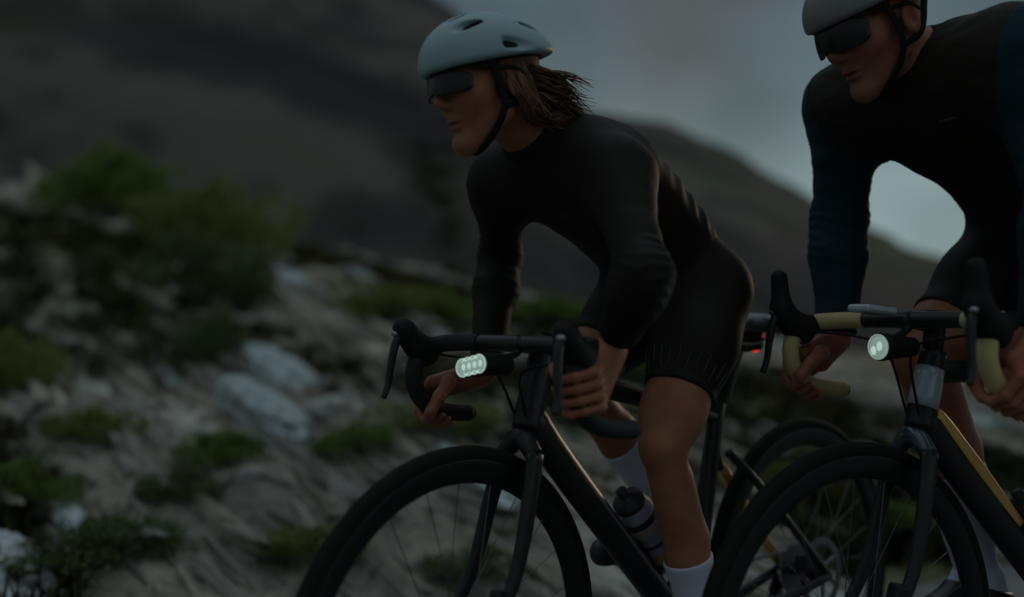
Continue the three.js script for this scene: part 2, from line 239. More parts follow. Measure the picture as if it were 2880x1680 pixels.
{ // loose slabs and stones all over the bank, too many to count
  for (let v = 0; v < 4; v++) {
    const g = rockGeo(40 + v, 0.5, 0.16 + 0.05 * v, 0.26, 20), n = v < 3 ? 3000 : 1200, im = new THREE.InstancedMesh(g, rockMat, n), o = new THREE.Object3D(); im.name = numbered('scree');
    for (let i = 0; i < n; i++) {
      let s, q, x, z, k = 0; do { q = EDGE + 0.15 + Math.pow(R(), 1.2) * 14; s = mix(-20, 7, R()); [x, z] = toXZ(s, q); k++; } while (k < 12 && (Math.abs(x / z) > 0.62 || z > -1.5 || greenAt(s, q) > 0.1 + 0.2 * R()));
      const d = Math.hypot(x, z), sc = (0.13 + 0.42 * Math.pow(R(), 2.6)) * clamp(d / 9, 0.35, 1.2);
      o.position.set(x, bankY(x, z) + sc * 0.03, z); o.rotation.set((R() - 0.5) * 0.6, dip + (R() - 0.5) * 0.22, (R() - 0.5) * 0.16 - 0.2); o.scale.set(sc * mix(1.6, 5.5, R() * R()), sc * 0.9, sc * 0.6); o.updateMatrix(); im.setMatrixAt(i, o.matrix);
      const t = 0.34 + 0.48 * R() * R() + 0.1 * R(), w = R() - 0.5; const br = sstep(-5, -9, s) * 0.6 + 0.25; im.setColorAt(i, col(t * (1.04 + 0.16 * w + 0.08 * br), t * (1.02 - 0.06 * br), t * (0.88 - 0.14 * w - 0.2 * br)));
    }
    im.castShadow = im.receiveShadow = true; tag(im, ['grey flat slabs of stone strewn over the bank', 'grey stones lying between the slabs of the bank', 'thicker grey stones strewn over the bank', 'chunky grey rocks strewn over the bank'][v], 'scree', null, 'stuff'); scene.add(im);
  }
}
// a point of the bank seen in a given direction
function onBank(px, py) {
  const c = V((px - 1260) / 2507, -(py - 735) / 2507, -1).applyEuler(camera.rotation); let t = 1.5;
  for (; t < 60; t += 0.03) { const y = 0.8312 + c.y * t; if (y < bankY(c.x * t, c.z * t)) break; }
  return [c.x * t, c.z * t, t];
}
function roughRock(seed, sx, sy, sz) {
  const g = mergeVertices(new THREE.IcosahedronGeometry(1, 14).deleteAttribute('uv').deleteAttribute('normal')), p = g.attributes.position, u = new Float32Array(p.count * 2);
  for (let i = 0; i < p.count; i++) {
    const x = p.getX(i), y = p.getY(i), z = p.getZ(i), n = fbm(x * 1.3 + seed * 7, y * 1.3, z * 1.3, 4), c = Math.abs(vn(x * 2.2 + seed, y * 4, z * 2.2)), m = Math.max(Math.abs(x), Math.abs(y), Math.abs(z)), k = mix(1, 1 / m, 0.35) * (0.86 + 0.5 * n - 0.16 * (1 - c) ** 6);
    p.setXYZ(i, x * k * sx, y * k * sy, z * k * sz); u[2 * i] = x * k * sx + y * sy * 0.5; u[2 * i + 1] = z * k * sz + y * sy;
  }
  g.setAttribute('uv', new THREE.BufferAttribute(u, 2)); g.computeVertexNormals(); return g;
}
function boulder(px, py, w, h, tone, label, seed) {
  const [x, z, d] = onBank(px, py), k = d / 2507, g = roughRock(seed, w * k * 0.85, h * k * 0.36, w * k * 0.24);
  const m = mesh('boulder', g, rockMat.clone(), scene); m.material.color = col(...tone); m.position.set(x, bankY(x, z) + h * k * 0.1, z); m.rotation.set(0.08, dip, -0.22); tag(m, label, 'rock', 'pale boulders on the bank');
}
boulder(690, 695, 150, 60, [0.60, 0.68, 0.68], 'pale blue grey boulder below the right end of the big green shrub', 1);
boulder(170, 1300, 160, 70, [0.62, 0.68, 0.68], 'pale boulder among dark grass near the lower left corner', 2);
boulder(60, 1452, 330, 90, [0.65, 0.68, 0.68], 'long pale slab in the lower left corner of the bank', 3);
boulder(690, 940, 300, 120, [0.51, 0.58, 0.57], 'large smooth pale rock face right of the small dark round shrub', 4);
boulder(660, 1030, 300, 120, [0.48, 0.54, 0.53], 'flat pale rock sloping below the large smooth rock face', 5);
boulder(1075, 845, 120, 50, [0.57, 0.65, 0.65], 'pale stone behind the brake hood of the left bicycle', 6);
boulder(2060, 930, 300, 100, [0.51, 0.55, 0.51], 'broad pale rock between the two riders above the gold grass', 7);
boulder(1160, 1180, 260, 90, [0.60, 0.68, 0.67], 'pale slab seen through the top of the left front wheel', 8);
boulder(60, 520, 190, 50, [0.51, 0.57, 0.54], 'pale ledge at the left edge left of the big green shrub', 9);
boulder(420, 940, 170, 40, [0.51, 0.57, 0.54], 'thin pale slab left of the small dark round shrub', 10);
boulder(880, 690, 150, 60, [0.43, 0.47, 0.44], 'grey rock on the crest of the bank left of the near rider', 11);
boulder(1540, 1010, 170, 60, [0.54, 0.60, 0.57], 'pale rock seen between the near rider\'s arm and leg', 12);
boulder(2440, 1080, 260, 90, [0.54, 0.60, 0.58], 'smooth pale rock behind the gold strip of the right bicycle', 13);

const leafMat = (c) => new THREE.MeshPhysicalMaterial({ color: col(...c), roughness: 0.9, transmission: 0.35, thickness: 0, side: THREE.DoubleSide });
const leafM = [leafMat([0.14, 0.22, 0.035]), leafMat([0.19, 0.22, 0.045]), leafMat([0.085, 0.13, 0.03])], stemM = std([0.06, 0.035, 0.022], 0.9);
function foliage(seed, n, leaf) {                    // leaves gathered in uneven clumps through a low dome one metre across
  const r = rng(seed), P = [], N = [], cl = []; for (let i = 0; i < 26; i++) { const a = r() * 6.283, k = Math.sqrt(r()) * 0.42; cl.push([Math.cos(a) * k, 0.12 + r() * 0.42 * (1.1 - k), Math.sin(a) * k, 0.08 + r() * 0.11]); }
  for (let i = 0; i < n; i++) {
    const c = cl[Math.floor(r() * cl.length)], a = r() * 6.283, b = Math.acos(2 * r() - 1), k = c[3] * Math.cbrt(0.25 + 0.75 * r()), x = c[0] + Math.sin(b) * Math.cos(a) * k, y = Math.max(0.01, c[1] + Math.cos(b) * k), z = c[2] + Math.sin(b) * Math.sin(a) * k;
    const d = V(x - c[0] * 0.6 + (r() - 0.5) * 0.3, (y - c[1]) + 0.12 + r() * 0.15, z - c[2] * 0.6 + (r() - 0.5) * 0.3).normalize(), s = V().crossVectors(d, V(r() - 0.5, r() - 0.5, r() - 0.5)).normalize(), l = leaf * (0.6 + 0.8 * r()), w = l * 0.22, nn = V().crossVectors(s, d);
    const o = V(x, y, z), tip = o.clone().addScaledVector(d, l), m1 = o.clone().addScaledVector(d, l * 0.45).addScaledVector(s, w), m2 = o.clone().addScaledVector(d, l * 0.45).addScaledVector(s, -w);
    for (const p of [o, m1, tip, o, tip, m2]) { P.push(p.x, p.y, p.z); N.push(nn.x, nn.y, nn.z); }
  }
  const g = new THREE.BufferGeometry(); g.setAttribute('position', new THREE.Float32BufferAttribute(P, 3)); g.setAttribute('normal', new THREE.Float32BufferAttribute(N, 3)); return g;
}
function stems(seed) { const r = rng(seed), a = []; for (let i = 0; i < 14; i++) { const t = r() * 6.283, k = 0.15 + r() * 0.25; a.push(sweep([V(0, -0.08, 0), V(Math.cos(t) * k * 0.4, 0.14, Math.sin(t) * k * 0.4), V(Math.cos(t) * k, 0.3 + 0.15 * r(), Math.sin(t) * k)], [0.012, 0.004], { seg: 5, ring: 5 })); } return merge(a); }
const folG = [foliage(5, 4200, 0.06), foliage(6, 3600, 0.07), foliage(7, 3800, 0.055)], stG = [stems(8), stems(9), stems(10)];
function shrub(px, py, w, h, kind, label) {          // w, h: size in the picture; placed on the bank there
  const [x, z, d] = onBank(px, py), k = d / 2507, g = group('shrub'); g.position.set(x, bankY(x, z) - 0.02, z); g.rotation.y = R() * 6.28; g.scale.set(w * k / 0.95, h * k / 0.6, w * k / 0.95);
  mesh('foliage', folG[kind % 3], leafM[kind % 3], g); mesh('stem', stG[kind % 3], stemM, g); tag(g, label, 'shrub', 'shrubs growing on the bank');
}
shrub(270, 560, 330, 190, 0, 'big bright green shrub highest on the bank at the left');
shrub(520, 640, 360, 190, 1, 'wide olive green shrub just right of the highest shrub');
shrub(470, 770, 330, 190, 2, 'dark shrub in shade below the two highest shrubs');
shrub(520, 900, 190, 130, 2, 'small dark round shrub left of the large smooth rock face');
shrub(560, 1150, 240, 90, 0, 'low bright green shrub below the flat pale rock');
shrub(20, 960, 260, 150, 1, 'olive shrub at the left edge halfway down');
shrub(230, 1090, 230, 100, 1, 'low yellow green shrub right of the left edge olive shrub');
shrub(60, 1250, 280, 120, 0, 'green shrub above the pale boulder at lower left');
shrub(250, 1400, 420, 120, 2, 'dark low shrub above the long slab in the lower left corner');
shrub(950, 800, 260, 110, 1, 'olive shrub left of the near rider\'s forearm');
shrub(1090, 790, 170, 80, 0, 'small green shrub behind the near rider\'s far forearm');
shrub(1350, 800, 200, 70, 0, 'green shrub between the near rider\'s arm and knee');
shrub(1080, 1060, 300, 90, 1, 'olive shrub above the left front wheel');
shrub(880, 1120, 200, 80, 0, 'small green shrub left of the left front wheel');
shrub(1180, 1420, 260, 80, 2, 'dark green shrub seen between the left wheel\'s fork and tyre');
shrub(450, 1240, 190, 90, 2, 'small dark shrub in the middle of the lower left stones');
shrub(2010, 870, 240, 60, 2, 'dark shrub behind the red tail light');
shrub(2090, 1160, 280, 70, 1, 'yellow green shrub above the right front wheel');
shrub(2180, 1290, 220, 60, 0, 'green shrub seen through the right front wheel');
shrub(1850, 1180, 200, 60, 1, 'olive shrub behind the left bicycle\'s rear tyre');
shrub(1520, 930, 160, 70, 0, 'green shrub behind the gap between the near rider\'s thighs');
shrub(760, 1370, 240, 80, 1, 'olive shrub left of the left front tyre near the bottom');
{ // grass in tufts
  const r = rng(31), P = [], N = []; for (let i = 0; i < 16; i++) { const a = r() * 6.283, l = 0.12 + 0.14 * r(), b = 0.03 + 0.07 * r(), x = (r() - 0.5) * 0.1, z = (r() - 0.5) * 0.1, dx = Math.cos(a) * b, dz = Math.sin(a) * b, w = 0.006; P.push(x - dz / b * w, 0, z + dx / b * w, x + dz / b * w, 0, z - dx / b * w, x + dx, l, z + dz); for (let k = 0; k < 3; k++) N.push(-dx / b * 0.3, 0.9, -dz / b * 0.3); }
  const g = new THREE.BufferGeometry(); g.setAttribute('position', new THREE.Float32BufferAttribute(P, 3)); g.setAttribute('normal', new THREE.Float32BufferAttribute(N, 3));
  const n = 14000, im = new THREE.InstancedMesh(g, std([1, 1, 1], 0.9, { side: THREE.DoubleSide }), n), o = new THREE.Object3D(); im.name = 'grass';
  for (let i = 0; i < n; i++) {
    let x, z, k = 0; do { const q = EDGE + 0.1 + Math.pow(R(), 1.3) * 14.5, s = mix(-22, 7, R()); [x, z] = toXZ(s, q); k++; } while (k < 10 && (Math.abs(x / z) > 0.62 || z > -1.5 || greenAt(...toSQ(x, z)) < 0.02 + 0.22 * (R() - 0.5)));
    const sc = 0.5 + 0.8 * R(); o.position.set(x, bankY(x, z) - 0.01, z); o.rotation.set(0, R() * 6.28, 0); o.scale.set(sc * 1.3, sc * 0.5, sc * 1.3); o.updateMatrix(); im.setMatrixAt(i, o.matrix); const t = R(), dry = R() < 0.2; im.setColorAt(i, dry ? col(0.24, 0.18, 0.09) : col(mix(0.12, 0.25, t), mix(0.16, 0.26, t), mix(0.03, 0.06, t)));
  }
  im.castShadow = im.receiveShadow = true; tag(im, 'short olive grass tufts growing between the stones of the bank', 'grass', null, 'stuff'); scene.add(im);
  // far scrub on the mountain
  const fg = foliage(55, 260, 0.16), fm = std([1, 1, 1], 0.9, { side: THREE.DoubleSide }), m = 650, fi = new THREE.InstancedMesh(fg, fm, m); fi.name = 'scrub';
  for (let i = 0; i < m; i++) { const u = mix(-0.55, -0.06, R()), d = mix(26, 70, R()), t = (d - 24) / 51; const e = PX(1260 + 2507 * u, 0)[1]; const lin = u < -0.07 ? mix(864, 910, clamp((-0.07 - u) / 0.4, 0, 1) * 2) : mix(864, 500, (u + 0.07) / 0.27); const H = lin / 2507 * 75 + 0.83; o.position.set(u * d, mix(-1.4, H, Math.pow(t, 1.15)) - 0.6, -d); o.rotation.set(0, R() * 6, 0); const s = 0.6 + 1.5 * R() * R(); o.scale.set(s, s, s); o.updateMatrix(); fi.setMatrixAt(i, o.matrix); const k = 0.05 + 0.04 * R(); fi.setColorAt(i, col(k, k * 1.15, k * 0.6)); }
  tag(fi, 'dark scrub growing all over the far mountainside', 'scrub', null, 'stuff'); fi.castShadow = fi.receiveShadow = true; scene.add(fi);
}

// ---------------------------------------------------------------- bicycles (x forward, y up, z to the rider's right; origin on the ground under the bottom bracket)
const WR = 0.34, HTt = V(0.385, 0.83, 0), HTb = V(0.426, 0.695, 0), FHUB = V(0.582, WR, 0), RHUB = V(-0.409, WR, 0), BB = V(0, 0.27, 0);
const spokeG = rod(V(0, 0.028, 0), V(0, 0.292, 0), 0.0008, 0.0008, { ring: 5, seg: 1 });
const tyreG = new THREE.TorusGeometry(WR - 0.0145, 0.0145, 14, 96);
const rimG = (() => { const p = [[0.278, 0.0], [0.281, 0.006], [0.295, 0.011], [0.315, 0.0125], [0.321, 0.0115], [0.321, -0.0115], [0.315, -0.0125], [0.295, -0.011], [0.281, -0.006], [0.278, 0]].map(([r, y]) => new THREE.Vector2(r, y)); const g = new THREE.LatheGeometry(p, 96); g.rotateX(Math.PI / 2); return g; })();
function disc(r0, r1, t, n = 32) { const p = [[r0, -t], [r1, -t], [r1, t], [r0, t], [r0, -t]].map(([r, y]) => new THREE.Vector2(r, y)); const g = new THREE.LatheGeometry(p, n); g.rotateX(Math.PI / 2); return g.toNonIndexed(); }
function wheel(parent, at, rot, rear) {
  const w = group('wheel', parent); w.position.copy(at); if (rot) w.quaternion.copy(rot);
  mesh('tyre', tyreG, M.tyre, w); mesh('rim', rimG, M.carbon, w);
  const n = 24; for (let i = 0; i < n; i++) { const s = mesh('spoke', spokeG, M.steel, w); s.rotation.set((i % 2 ? 1 : -1) * (i % 4 < 2 ? 0.1 : 0.085), 0, i / n * Math.PI * 2, 'ZXY'); s.position.set(0, 0, (i % 2 ? -1 : 1) * 0.028); }
  const hub = new THREE.CylinderGeometry(0.013, 0.013, 0.1, 16); hub.rotateX(Math.PI / 2); const fl = [-0.028, 0.028].map((z) => { const c = new THREE.CylinderGeometry(0.027, 0.027, 0.005, 20); c.rotateX(Math.PI / 2); c.translate(0, 0, z); return c; });
  mesh('hub', merge([hub, ...fl]), M.carbon, w);
  const ro = disc(0.062, 0.08, 0.001); ro.translate(0, 0, -0.042); const arms = []; for (let i = 0; i < 6; i++) { const a = i / 6 * 6.283; arms.push(rod(V(Math.cos(a) * 0.018, Math.sin(a) * 0.018, -0.042), V(Math.cos(a + 0.5) * 0.066, Math.sin(a + 0.5) * 0.066, -0.042), 0.004, 0.004, { ring: 4, seg: 1 })); } mesh('disc_rotor', merge([ro, ...arms]), M.steel, w);
  if (rear) { const c = []; for (let i = 0; i < 10; i++) { const r = 0.058 - i * 0.0037, t = 14 + 2 * (10 - i), sh = new THREE.Shape(); for (let k = 0; k < t * 2; k++) { const a = k / (t * 2) * 6.283, q = r + (k % 2 ? 0.0025 : -0.0025); k ? sh.lineTo(Math.cos(a) * q, Math.sin(a) * q) : sh.moveTo(q, 0); } const e = new THREE.ExtrudeGeometry(sh, { depth: 0.0018, bevelEnabled: false }); e.translate(0, 0, 0.022 + i * 0.0035); c.push(e); } mesh('cassette', merge(c), M.steel, w); }
  return w;
}
function steerOf(a) { const ax = HTt.clone().sub(HTb).normalize(), q = new THREE.Quaternion().setFromAxisAngle(ax, a), m = new THREE.Matrix4().makeTranslation(HTt.x, HTt.y, 0).multiply(new THREE.Matrix4().makeRotationFromQuaternion(q)).multiply(new THREE.Matrix4().makeTranslation(-HTt.x, -HTt.y, 0)); return { q, m }; }
const barPath = (bx, by, s, k = 1) => [[0, 0, 0], [0, 0, 0.06], [0, 0, 0.13], [0.006, -0.001, 0.175], [0.03, -0.004, 0.2], [0.06, -0.012, 0.208], [0.08, -0.035, 0.211], [0.084, -0.065, 0.213], [0.068, -0.098, 0.215], [0.03, -0.122, 0.217], [-0.02, -0.131, 0.219], [-0.06, -0.134, 0.22]].map(([x, y, z]) => V(bx + x, by + y, s * z * k));
function bicycle(o) {
  const b = group('bicycle'); b.position.set(o.x, 0, o.z); b.rotation.y = Math.PI + o.head;
  const st = steerOf(o.steer), S = (g) => g.applyMatrix4(st.m), cx = o.seatCluster, sx = o.saddle;
  const frame = group('frame', b), fp = (name, g, m = M.carbonGloss) => mesh(name, g, m, frame);
  fp('top_tube', sweep([V(HTt.x + 0.005, HTt.y - 0.035, 0), V(cx.x + 0.01, cx.y, 0)], [[0.017, 0.021], [0.013, 0.015]], { straight: true, seg: 10 }));
  fp('down_tube', sweep([V(0.418, 0.725, 0), V(0.395, 0.69, 0), V(0, 0.275, 0)], [[0.021, 0.028], [0.024, 0.031], [0.024, 0.03], [0.029, 0.028]], { seg: 24, tension: 0.1 }));
  fp('seat_tube', sweep([BB, V(cx.x, cx.y + 0.03, 0)], [[0.024, 0.02], [0.014, 0.02]], { straight: true, seg: 10 }));
  fp('head_tube', sweep([HTb.clone(), HTb.clone().lerp(HTt, 0.5), HTt.clone()], [[0.024, 0.027], [0.021, 0.03], [0.02, 0.025]], { seg: 14, ring: 20 }));
  for (const z of [-1, 1]) {
    fp('chainstay', sweep([V(-0.02, 0.27, 0.025 * z), V(-0.12, 0.285, 0.04 * z), V(-0.409, WR, 0.062 * z)], [[0.013, 0.018], [0.009, 0.015], [0.009, 0.01]], { seg: 12 }));
    fp('seatstay', sweep([V(cx.x - 0.01, cx.y - 0.07, 0.016 * z), V(cx.x - 0.06, cx.y - 0.12, 0.036 * z), V(-0.409, WR, 0.062 * z)], [[0.008, 0.011], [0.007, 0.01], [0.007, 0.009]], { seg: 16 }));
    if (o.goldStay && z > 0) fp('gold_panel', sweep([V(cx.x - 0.05, cx.y - 0.11, 0.033 * z), V(-0.39, WR + 0.022, 0.061 * z)], [[0.0082, 0.0135], [0.0082, 0.0125]], { straight: true, seg: 6, power: 4 }), M.gold);
  }
  const bbs = new THREE.CylinderGeometry(0.024, 0.024, 0.08, 20); bbs.rotateX(Math.PI / 2); bbs.translate(0, 0.27, 0); fp('bottom_bracket', bbs, M.carbon);
  if (o.goldTube) fp('gold_panel', sweep([V(0.398, 0.722, -0.004), V(0.376, 0.702, -0.004), V(0.2, 0.517, -0.004)], [[0.019, 0.013], [0.021, 0.014], [0.016, 0.012]], { straight: true, seg: 16, power: 3 }), M.gold);
  if (o.headPatch) fp('head_badge', S(sweep([HTb.clone().lerp(HTt, 0.28).add(V(0.001, 0, 0)), HTb.clone().lerp(HTt, 0.78).add(V(0.001, 0, 0))], [[0.0232, 0.0305], [0.0218, 0.0288]], { straight: true, seg: 4, ring: 20 })), M.paleGloss);
  // seatpost and saddle
  mesh('seatpost', sweep([V(cx.x, cx.y, 0), V(sx.x + 0.10, sx.y - 0.045, 0)], [[0.012, 0.017], [0.012, 0.016]], { straight: true, seg: 6 }), M.carbon, b);
  const sd = union([cone([sx.x - 0.005, sx.y - 0.025, 0.045], [sx.x + 0.06, sx.y - 0.02, 0.03], 0.024, 0.022), cone([sx.x - 0.005, sx.y - 0.025, -0.045], [sx.x + 0.06, sx.y - 0.02, -0.03], 0.024, 0.022), cone([sx.x + 0.01, sx.y - 0.022, 0], [sx.x + 0.14, sx.y - 0.018, 0], 0.022, 0.02), cone([sx.x + 0.14, sx.y - 0.018, 0], [sx.x + 0.25, sx.y - 0.022, 0], 0.02, 0.017)], 0.03);
  const saddle = mesh('saddle', sdfMesh(cut(sd, [0, sx.y - 0.038, 0], [0, -1, 0]), [sx.x - 0.06, sx.y - 0.07, -0.1], [sx.x + 0.3, sx.y + 0.03, 0.1], 0.005), M.saddleTop, b);
  mesh('rail', merge([-0.02, 0.02].map((z) => sweep([V(sx.x + 0.02, sx.y - 0.04, z), V(sx.x + 0.07, sx.y - 0.058, z), V(sx.x + 0.16, sx.y - 0.055, z), V(sx.x + 0.21, sx.y - 0.035, z * 0.5)], [0.0035, 0.0035], { seg: 16, ring: 8 }))), M.steel, saddle);
  if (o.tail) { const t = group('tail_light', b); mesh('housing', sweep([V(sx.x + 0.12, sx.y - 0.06, 0), V(sx.x + 0.045, sx.y - 0.052, 0)], [[0.014, 0.02], [0.018, 0.022]], { straight: true, seg: 6, power: 3 }), M.dark, t); mesh('red_lens', sweep([V(sx.x + 0.052, sx.y - 0.075, 0), V(sx.x + 0.036, sx.y - 0.06, 0), V(sx.x + 0.03, sx.y - 0.042, 0)], [[0.009, 0.0035], [0.010, 0.004], [0.008, 0.0035]], { seg: 10, ring: 10 }), M.red, t); const p = new THREE.PointLight(new THREE.Color(1, 0.05, 0.03), 0.0005, 3); p.position.set(sx.x + 0.015, sx.y - 0.055, 0); p.castShadow = true; t.add(p); }
  // fork
  const fork = group('fork', b), crown = V(0.437, 0.672, 0);
  mesh('steerer', S(sweep([HTb.clone(), crown.clone()], [[0.02, 0.022], [0.026, 0.024]], { straight: true, seg: 4 })), M.carbonGloss, fork);
  mesh('crown', S(sweep([V(0.44, 0.655, -0.035), V(0.438, 0.685, 0), V(0.44, 0.655, 0.035)], [[0.017, 0.014], [0.02, 0.02], [0.017, 0.014]], { side: V(1, 0, 0), seg: 14 })), o.goldTube ? M.tealGloss : M.carbonGloss, fork);
  for (const z of [-1, 1]) mesh('blade', S(sweep([V(0.44, 0.66, 0.035 * z), V(0.462, 0.58, 0.044 * z), V(0.50, 0.46, 0.049 * z), FHUB.clone().setZ(0.052 * z)], [[0.011, 0.02], [0.0095, 0.018], [0.009, 0.014], [0.008, 0.010]], { seg: 20 })), M.carbonGloss, fork);
  wheel(b, FHUB.clone().applyMatrix4(st.m), st.q, false); wheel(b, RHUB, null, true);
  // cockpit
  const bx = o.bar.x, by = o.bar.y, stem = sweep([V(HTt.x - 0.003, by - 0.005, 0), V(bx, by, 0)], [[0.017, 0.018], [0.016, 0.015]], { straight: true, seg: 6, power: 2.6 });
  mesh('stem', merge([S(stem), S(sweep([HTt.clone().add(V(0.004, -0.005, 0)), V(HTt.x - 0.006, by + 0.016, 0)], [0.019, 0.019], { straight: true, seg: 4, side: V(0, 0, 1) }))]), M.carbon, b);
  const hb = mesh('handlebar', S(merge([1, -1].map((s) => sweep(barPath(bx, by, s, o.bw), [[0.016, 0.016], [0.0115, 0.0125], [0.0115, 0.0115], [0.0115, 0.0115]], { seg: 70, side: V(0.2, 1, 0.3) })))), M.carbonGloss, b);
  for (const s of [1, -1]) {
    const p = barPath(bx, by, s, o.bw); const top = [V(bx, by, s * 0.105), ...p.slice(2)];
    mesh('bar_tape', S(sweep(top, [[0.0155, 0.0155], [0.0155, 0.0155]], { seg: 90, ring: 16, side: V(0.2, 1, 0.3) })), o.tape, b);
    const hx = bx + 0.07, hy = by - 0.012, hz = 0.2095 * s * o.bw;
    const hood = union([cone([hx - 0.012, hy - 0.014, hz], [hx + 0.016, hy + 0.008, hz + 0.002 * s], 0.021 * o.hr, 0.02 * o.hr), cone([hx + 0.016, hy + 0.008, hz + 0.002 * s], [hx + 0.036, hy + 0.03, hz + 0.004 * s], 0.02 * o.hr, 0.018 * o.hr), cone([hx + 0.036, hy + 0.03, hz + 0.004 * s], [hx + 0.042, hy + o.horn, hz + 0.005 * s], 0.018 * o.hr, 0.0155 * o.hr), cone([hx - 0.05, hy + 0.008, hz - 0.006 * s], [hx, hy, hz], 0.0165 * o.hr, 0.02 * o.hr)], 0.02);
    mesh('brake_hood', S(sdfMesh(hood, [hx - 0.1, hy - 0.06, hz - 0.05], [hx + 0.13, hy + 0.14, hz + 0.05], 0.0035)), M.rubber, b);
    const lv = mesh('brake_lever', S(sweep([V(hx + 0.04, hy + 0.035, hz + 0.004 * s), V(hx + 0.055, hy + 0.008, hz + 0.006 * s), V(hx + 0.061, hy - 0.03, hz + 0.01 * s), V(hx + 0.064, hy - 0.066, hz + 0.014 * s), V(hx + 0.072, hy - 0.088, hz + 0.016 * s)], [[0.008, 0.007], [0.0085, 0.007], [0.008, 0.006], [0.007, 0.005], [0.006, 0.005]], { seg: 24, ring: 10 })), M.carbonGloss, b);
    mesh('lever_pivot', S(new THREE.SphereGeometry(0.006, 10, 8).scale(1, 1, 1.6).translate(hx + 0.054, hy + 0.025, hz + 0.009 * s)), M.alu, lv);
    const cap = new THREE.CylinderGeometry(0.0125, 0.0125, 0.008, 14); cap.rotateZ(Math.PI / 2); cap.translate(bx - 0.063, by - 0.134, s * 0.22 * o.bw); mesh('bar_plug', S(cap), M.dark, b);
    mesh('brake_hose', S(sweep([V(hx - 0.02, hy - 0.01, hz - 0.015 * s), V(bx + 0.03, by - 0.03, 0.1 * s), V(bx + 0.035, by - 0.05, 0.03 * s), V(0.44, 0.72, 0.012 * s)], [0.0025, 0.0025], { seg: 24, ring: 6 })), M.dark, b);
  }
  // bar lamp
  const lamp = group('headlight', b), lp = o.lamp;
  const body = rod(V(lp.x - 0.085, lp.y, lp.z), V(lp.x - 0.006, lp.y, lp.z), 0.0165, lp.r + 0.003, { ring: 24 }); mesh('lamp_body', S(body), M.dark, lamp);
  mesh('mount', S(sweep([V(bx, by - 0.005, lp.z * 0.5), V(bx + 0.02, by - 0.02, lp.z), V(lp.x - 0.04, lp.y + 0.014, lp.z)], [[0.008, 0.006], [0.008, 0.006]], { seg: 10 })), M.carbon, lamp);
  const turned = (g, x, y, z) => { g.rotateZ(-Math.PI / 2); g.translate(x, y, z); return S(g); };
  for (let i = 0; i < lp.n; i++) {
    const oz = (i - (lp.n - 1) / 2) * lp.gap, ox = lp.x - 0.001 * i * 0, r = lp.r;
    if (lp.n > 1) { const hs = new THREE.CylinderGeometry(r * 1.06, r * 0.95, 0.03, 28); mesh('lens_housing', turned(hs, lp.x - 0.018, lp.y + oz * lp.tilt, lp.z - oz), M.dark, lamp); }
    const e = new THREE.SphereGeometry(r, 28, 12, 0, 6.283, 0, 1.05); e.scale(1, 0.35, 1); e.translate(0, -r * 0.17, 0); mesh('glowing_lens', turned(e, ox, lp.y + oz * lp.tilt, lp.z - oz), M.lens, lamp);
    const ring = new THREE.TorusGeometry(r * 0.96, r * 0.06, 10, 32); ring.rotateX(Math.PI / 2); mesh('lens_ring', turned(ring, ox + 0.001, lp.y + oz * lp.tilt, lp.z - oz), lp.n > 1 ? M.lensHot : M.lensRing, lamp);
    const led = new THREE.SphereGeometry(r * 0.24, 12, 8); led.scale(1.5, 0.5, 1); mesh('led', turned(led, ox + r * 0.19, lp.y + oz * lp.tilt + r * 0.05, lp.z - oz - r * 0.25), M.lensHot, lamp);
    if (lp.n === 1) { const l2 = led.clone(); l2.applyMatrix4(st.m.clone().invert()); l2.translate(0, -r * 0.35, r * 0.6); mesh('led', S(l2), M.lensHot, lamp); }
  }
  { const d = V(1, -0.06, 0).applyQuaternion(st.q), at = V(lp.x + 0.03, lp.y, lp.z).applyMatrix4(st.m), sp = new THREE.SpotLight(new THREE.Color(0.75, 1, 0.9), 0.035, 20, 0.7, 0.6); sp.position.copy(at); sp.target.position.copy(at.clone().add(d)); sp.castShadow = true; lamp.add(sp); lamp.add(sp.target); sp.target.name = 'aim'; }
  if (o.computer) { const c = new RoundedBoxGeometry(0.075, 0.014, 0.05, 3, 0.006); c.rotateZ(0.08); c.translate(bx + 0.06, by + 0.017, 0.035); const cm = mesh('bike_computer', S(c), M.paleGloss, b); const sc = new RoundedBoxGeometry(0.052, 0.002, 0.034, 1, 0.0008); sc.rotateZ(0.08); sc.translate(bx + 0.059, by + 0.0246, 0.035); mesh('screen', S(sc), M.glassBlack, cm); }
  // drivetrain
  const ang = o.crank, cr = (a, z) => V(Math.cos(a) * 0.17, 0.27 + Math.sin(a) * 0.17, z);
  const ring = new THREE.Shape(); for (let k = 0; k < 100; k++) { const a = k / 100 * 6.283, q = 0.1 + (k % 2 ? 0.0025 : -0.0025); k ? ring.lineTo(Math.cos(a) * q, Math.sin(a) * q) : ring.moveTo(q, 0); } const hole = new THREE.Path(); hole.absarc(0, 0, 0.075, 0, 6.283); ring.holes.push(hole);
  const rg = new THREE.ExtrudeGeometry(ring, { depth: 0.003, bevelEnabled: false }); rg.translate(0, 0.27, 0.043); const spd = [0, 1, 2, 3].map((i) => rod(V(0, 0.27, 0.046), V(Math.cos(ang + 0.4 + i * 1.571) * 0.08, 0.27 + Math.sin(ang + 0.4 + i * 1.571) * 0.08, 0.045), 0.01, 0.006, { ring: 8 })); mesh('chainring', merge([rg, ...spd]), M.carbon, b);
  for (const [z, a] of [[0.066, ang], [-0.066, ang + Math.PI]]) { mesh('crank_arm', sweep([V(0, 0.27, z), cr(a, z * 1.12)], [[0.009, 0.015], [0.007, 0.011]], { straight: true, seg: 6, power: 3 }), M.carbon, b); const e = cr(a, z * 1.12), pd = new RoundedBoxGeometry(0.085, 0.014, 0.062, 2, 0.006); pd.translate(e.x + 0.008, e.y, e.z + Math.sign(z) * 0.045); mesh('pedal', pd, M.dark, b); }
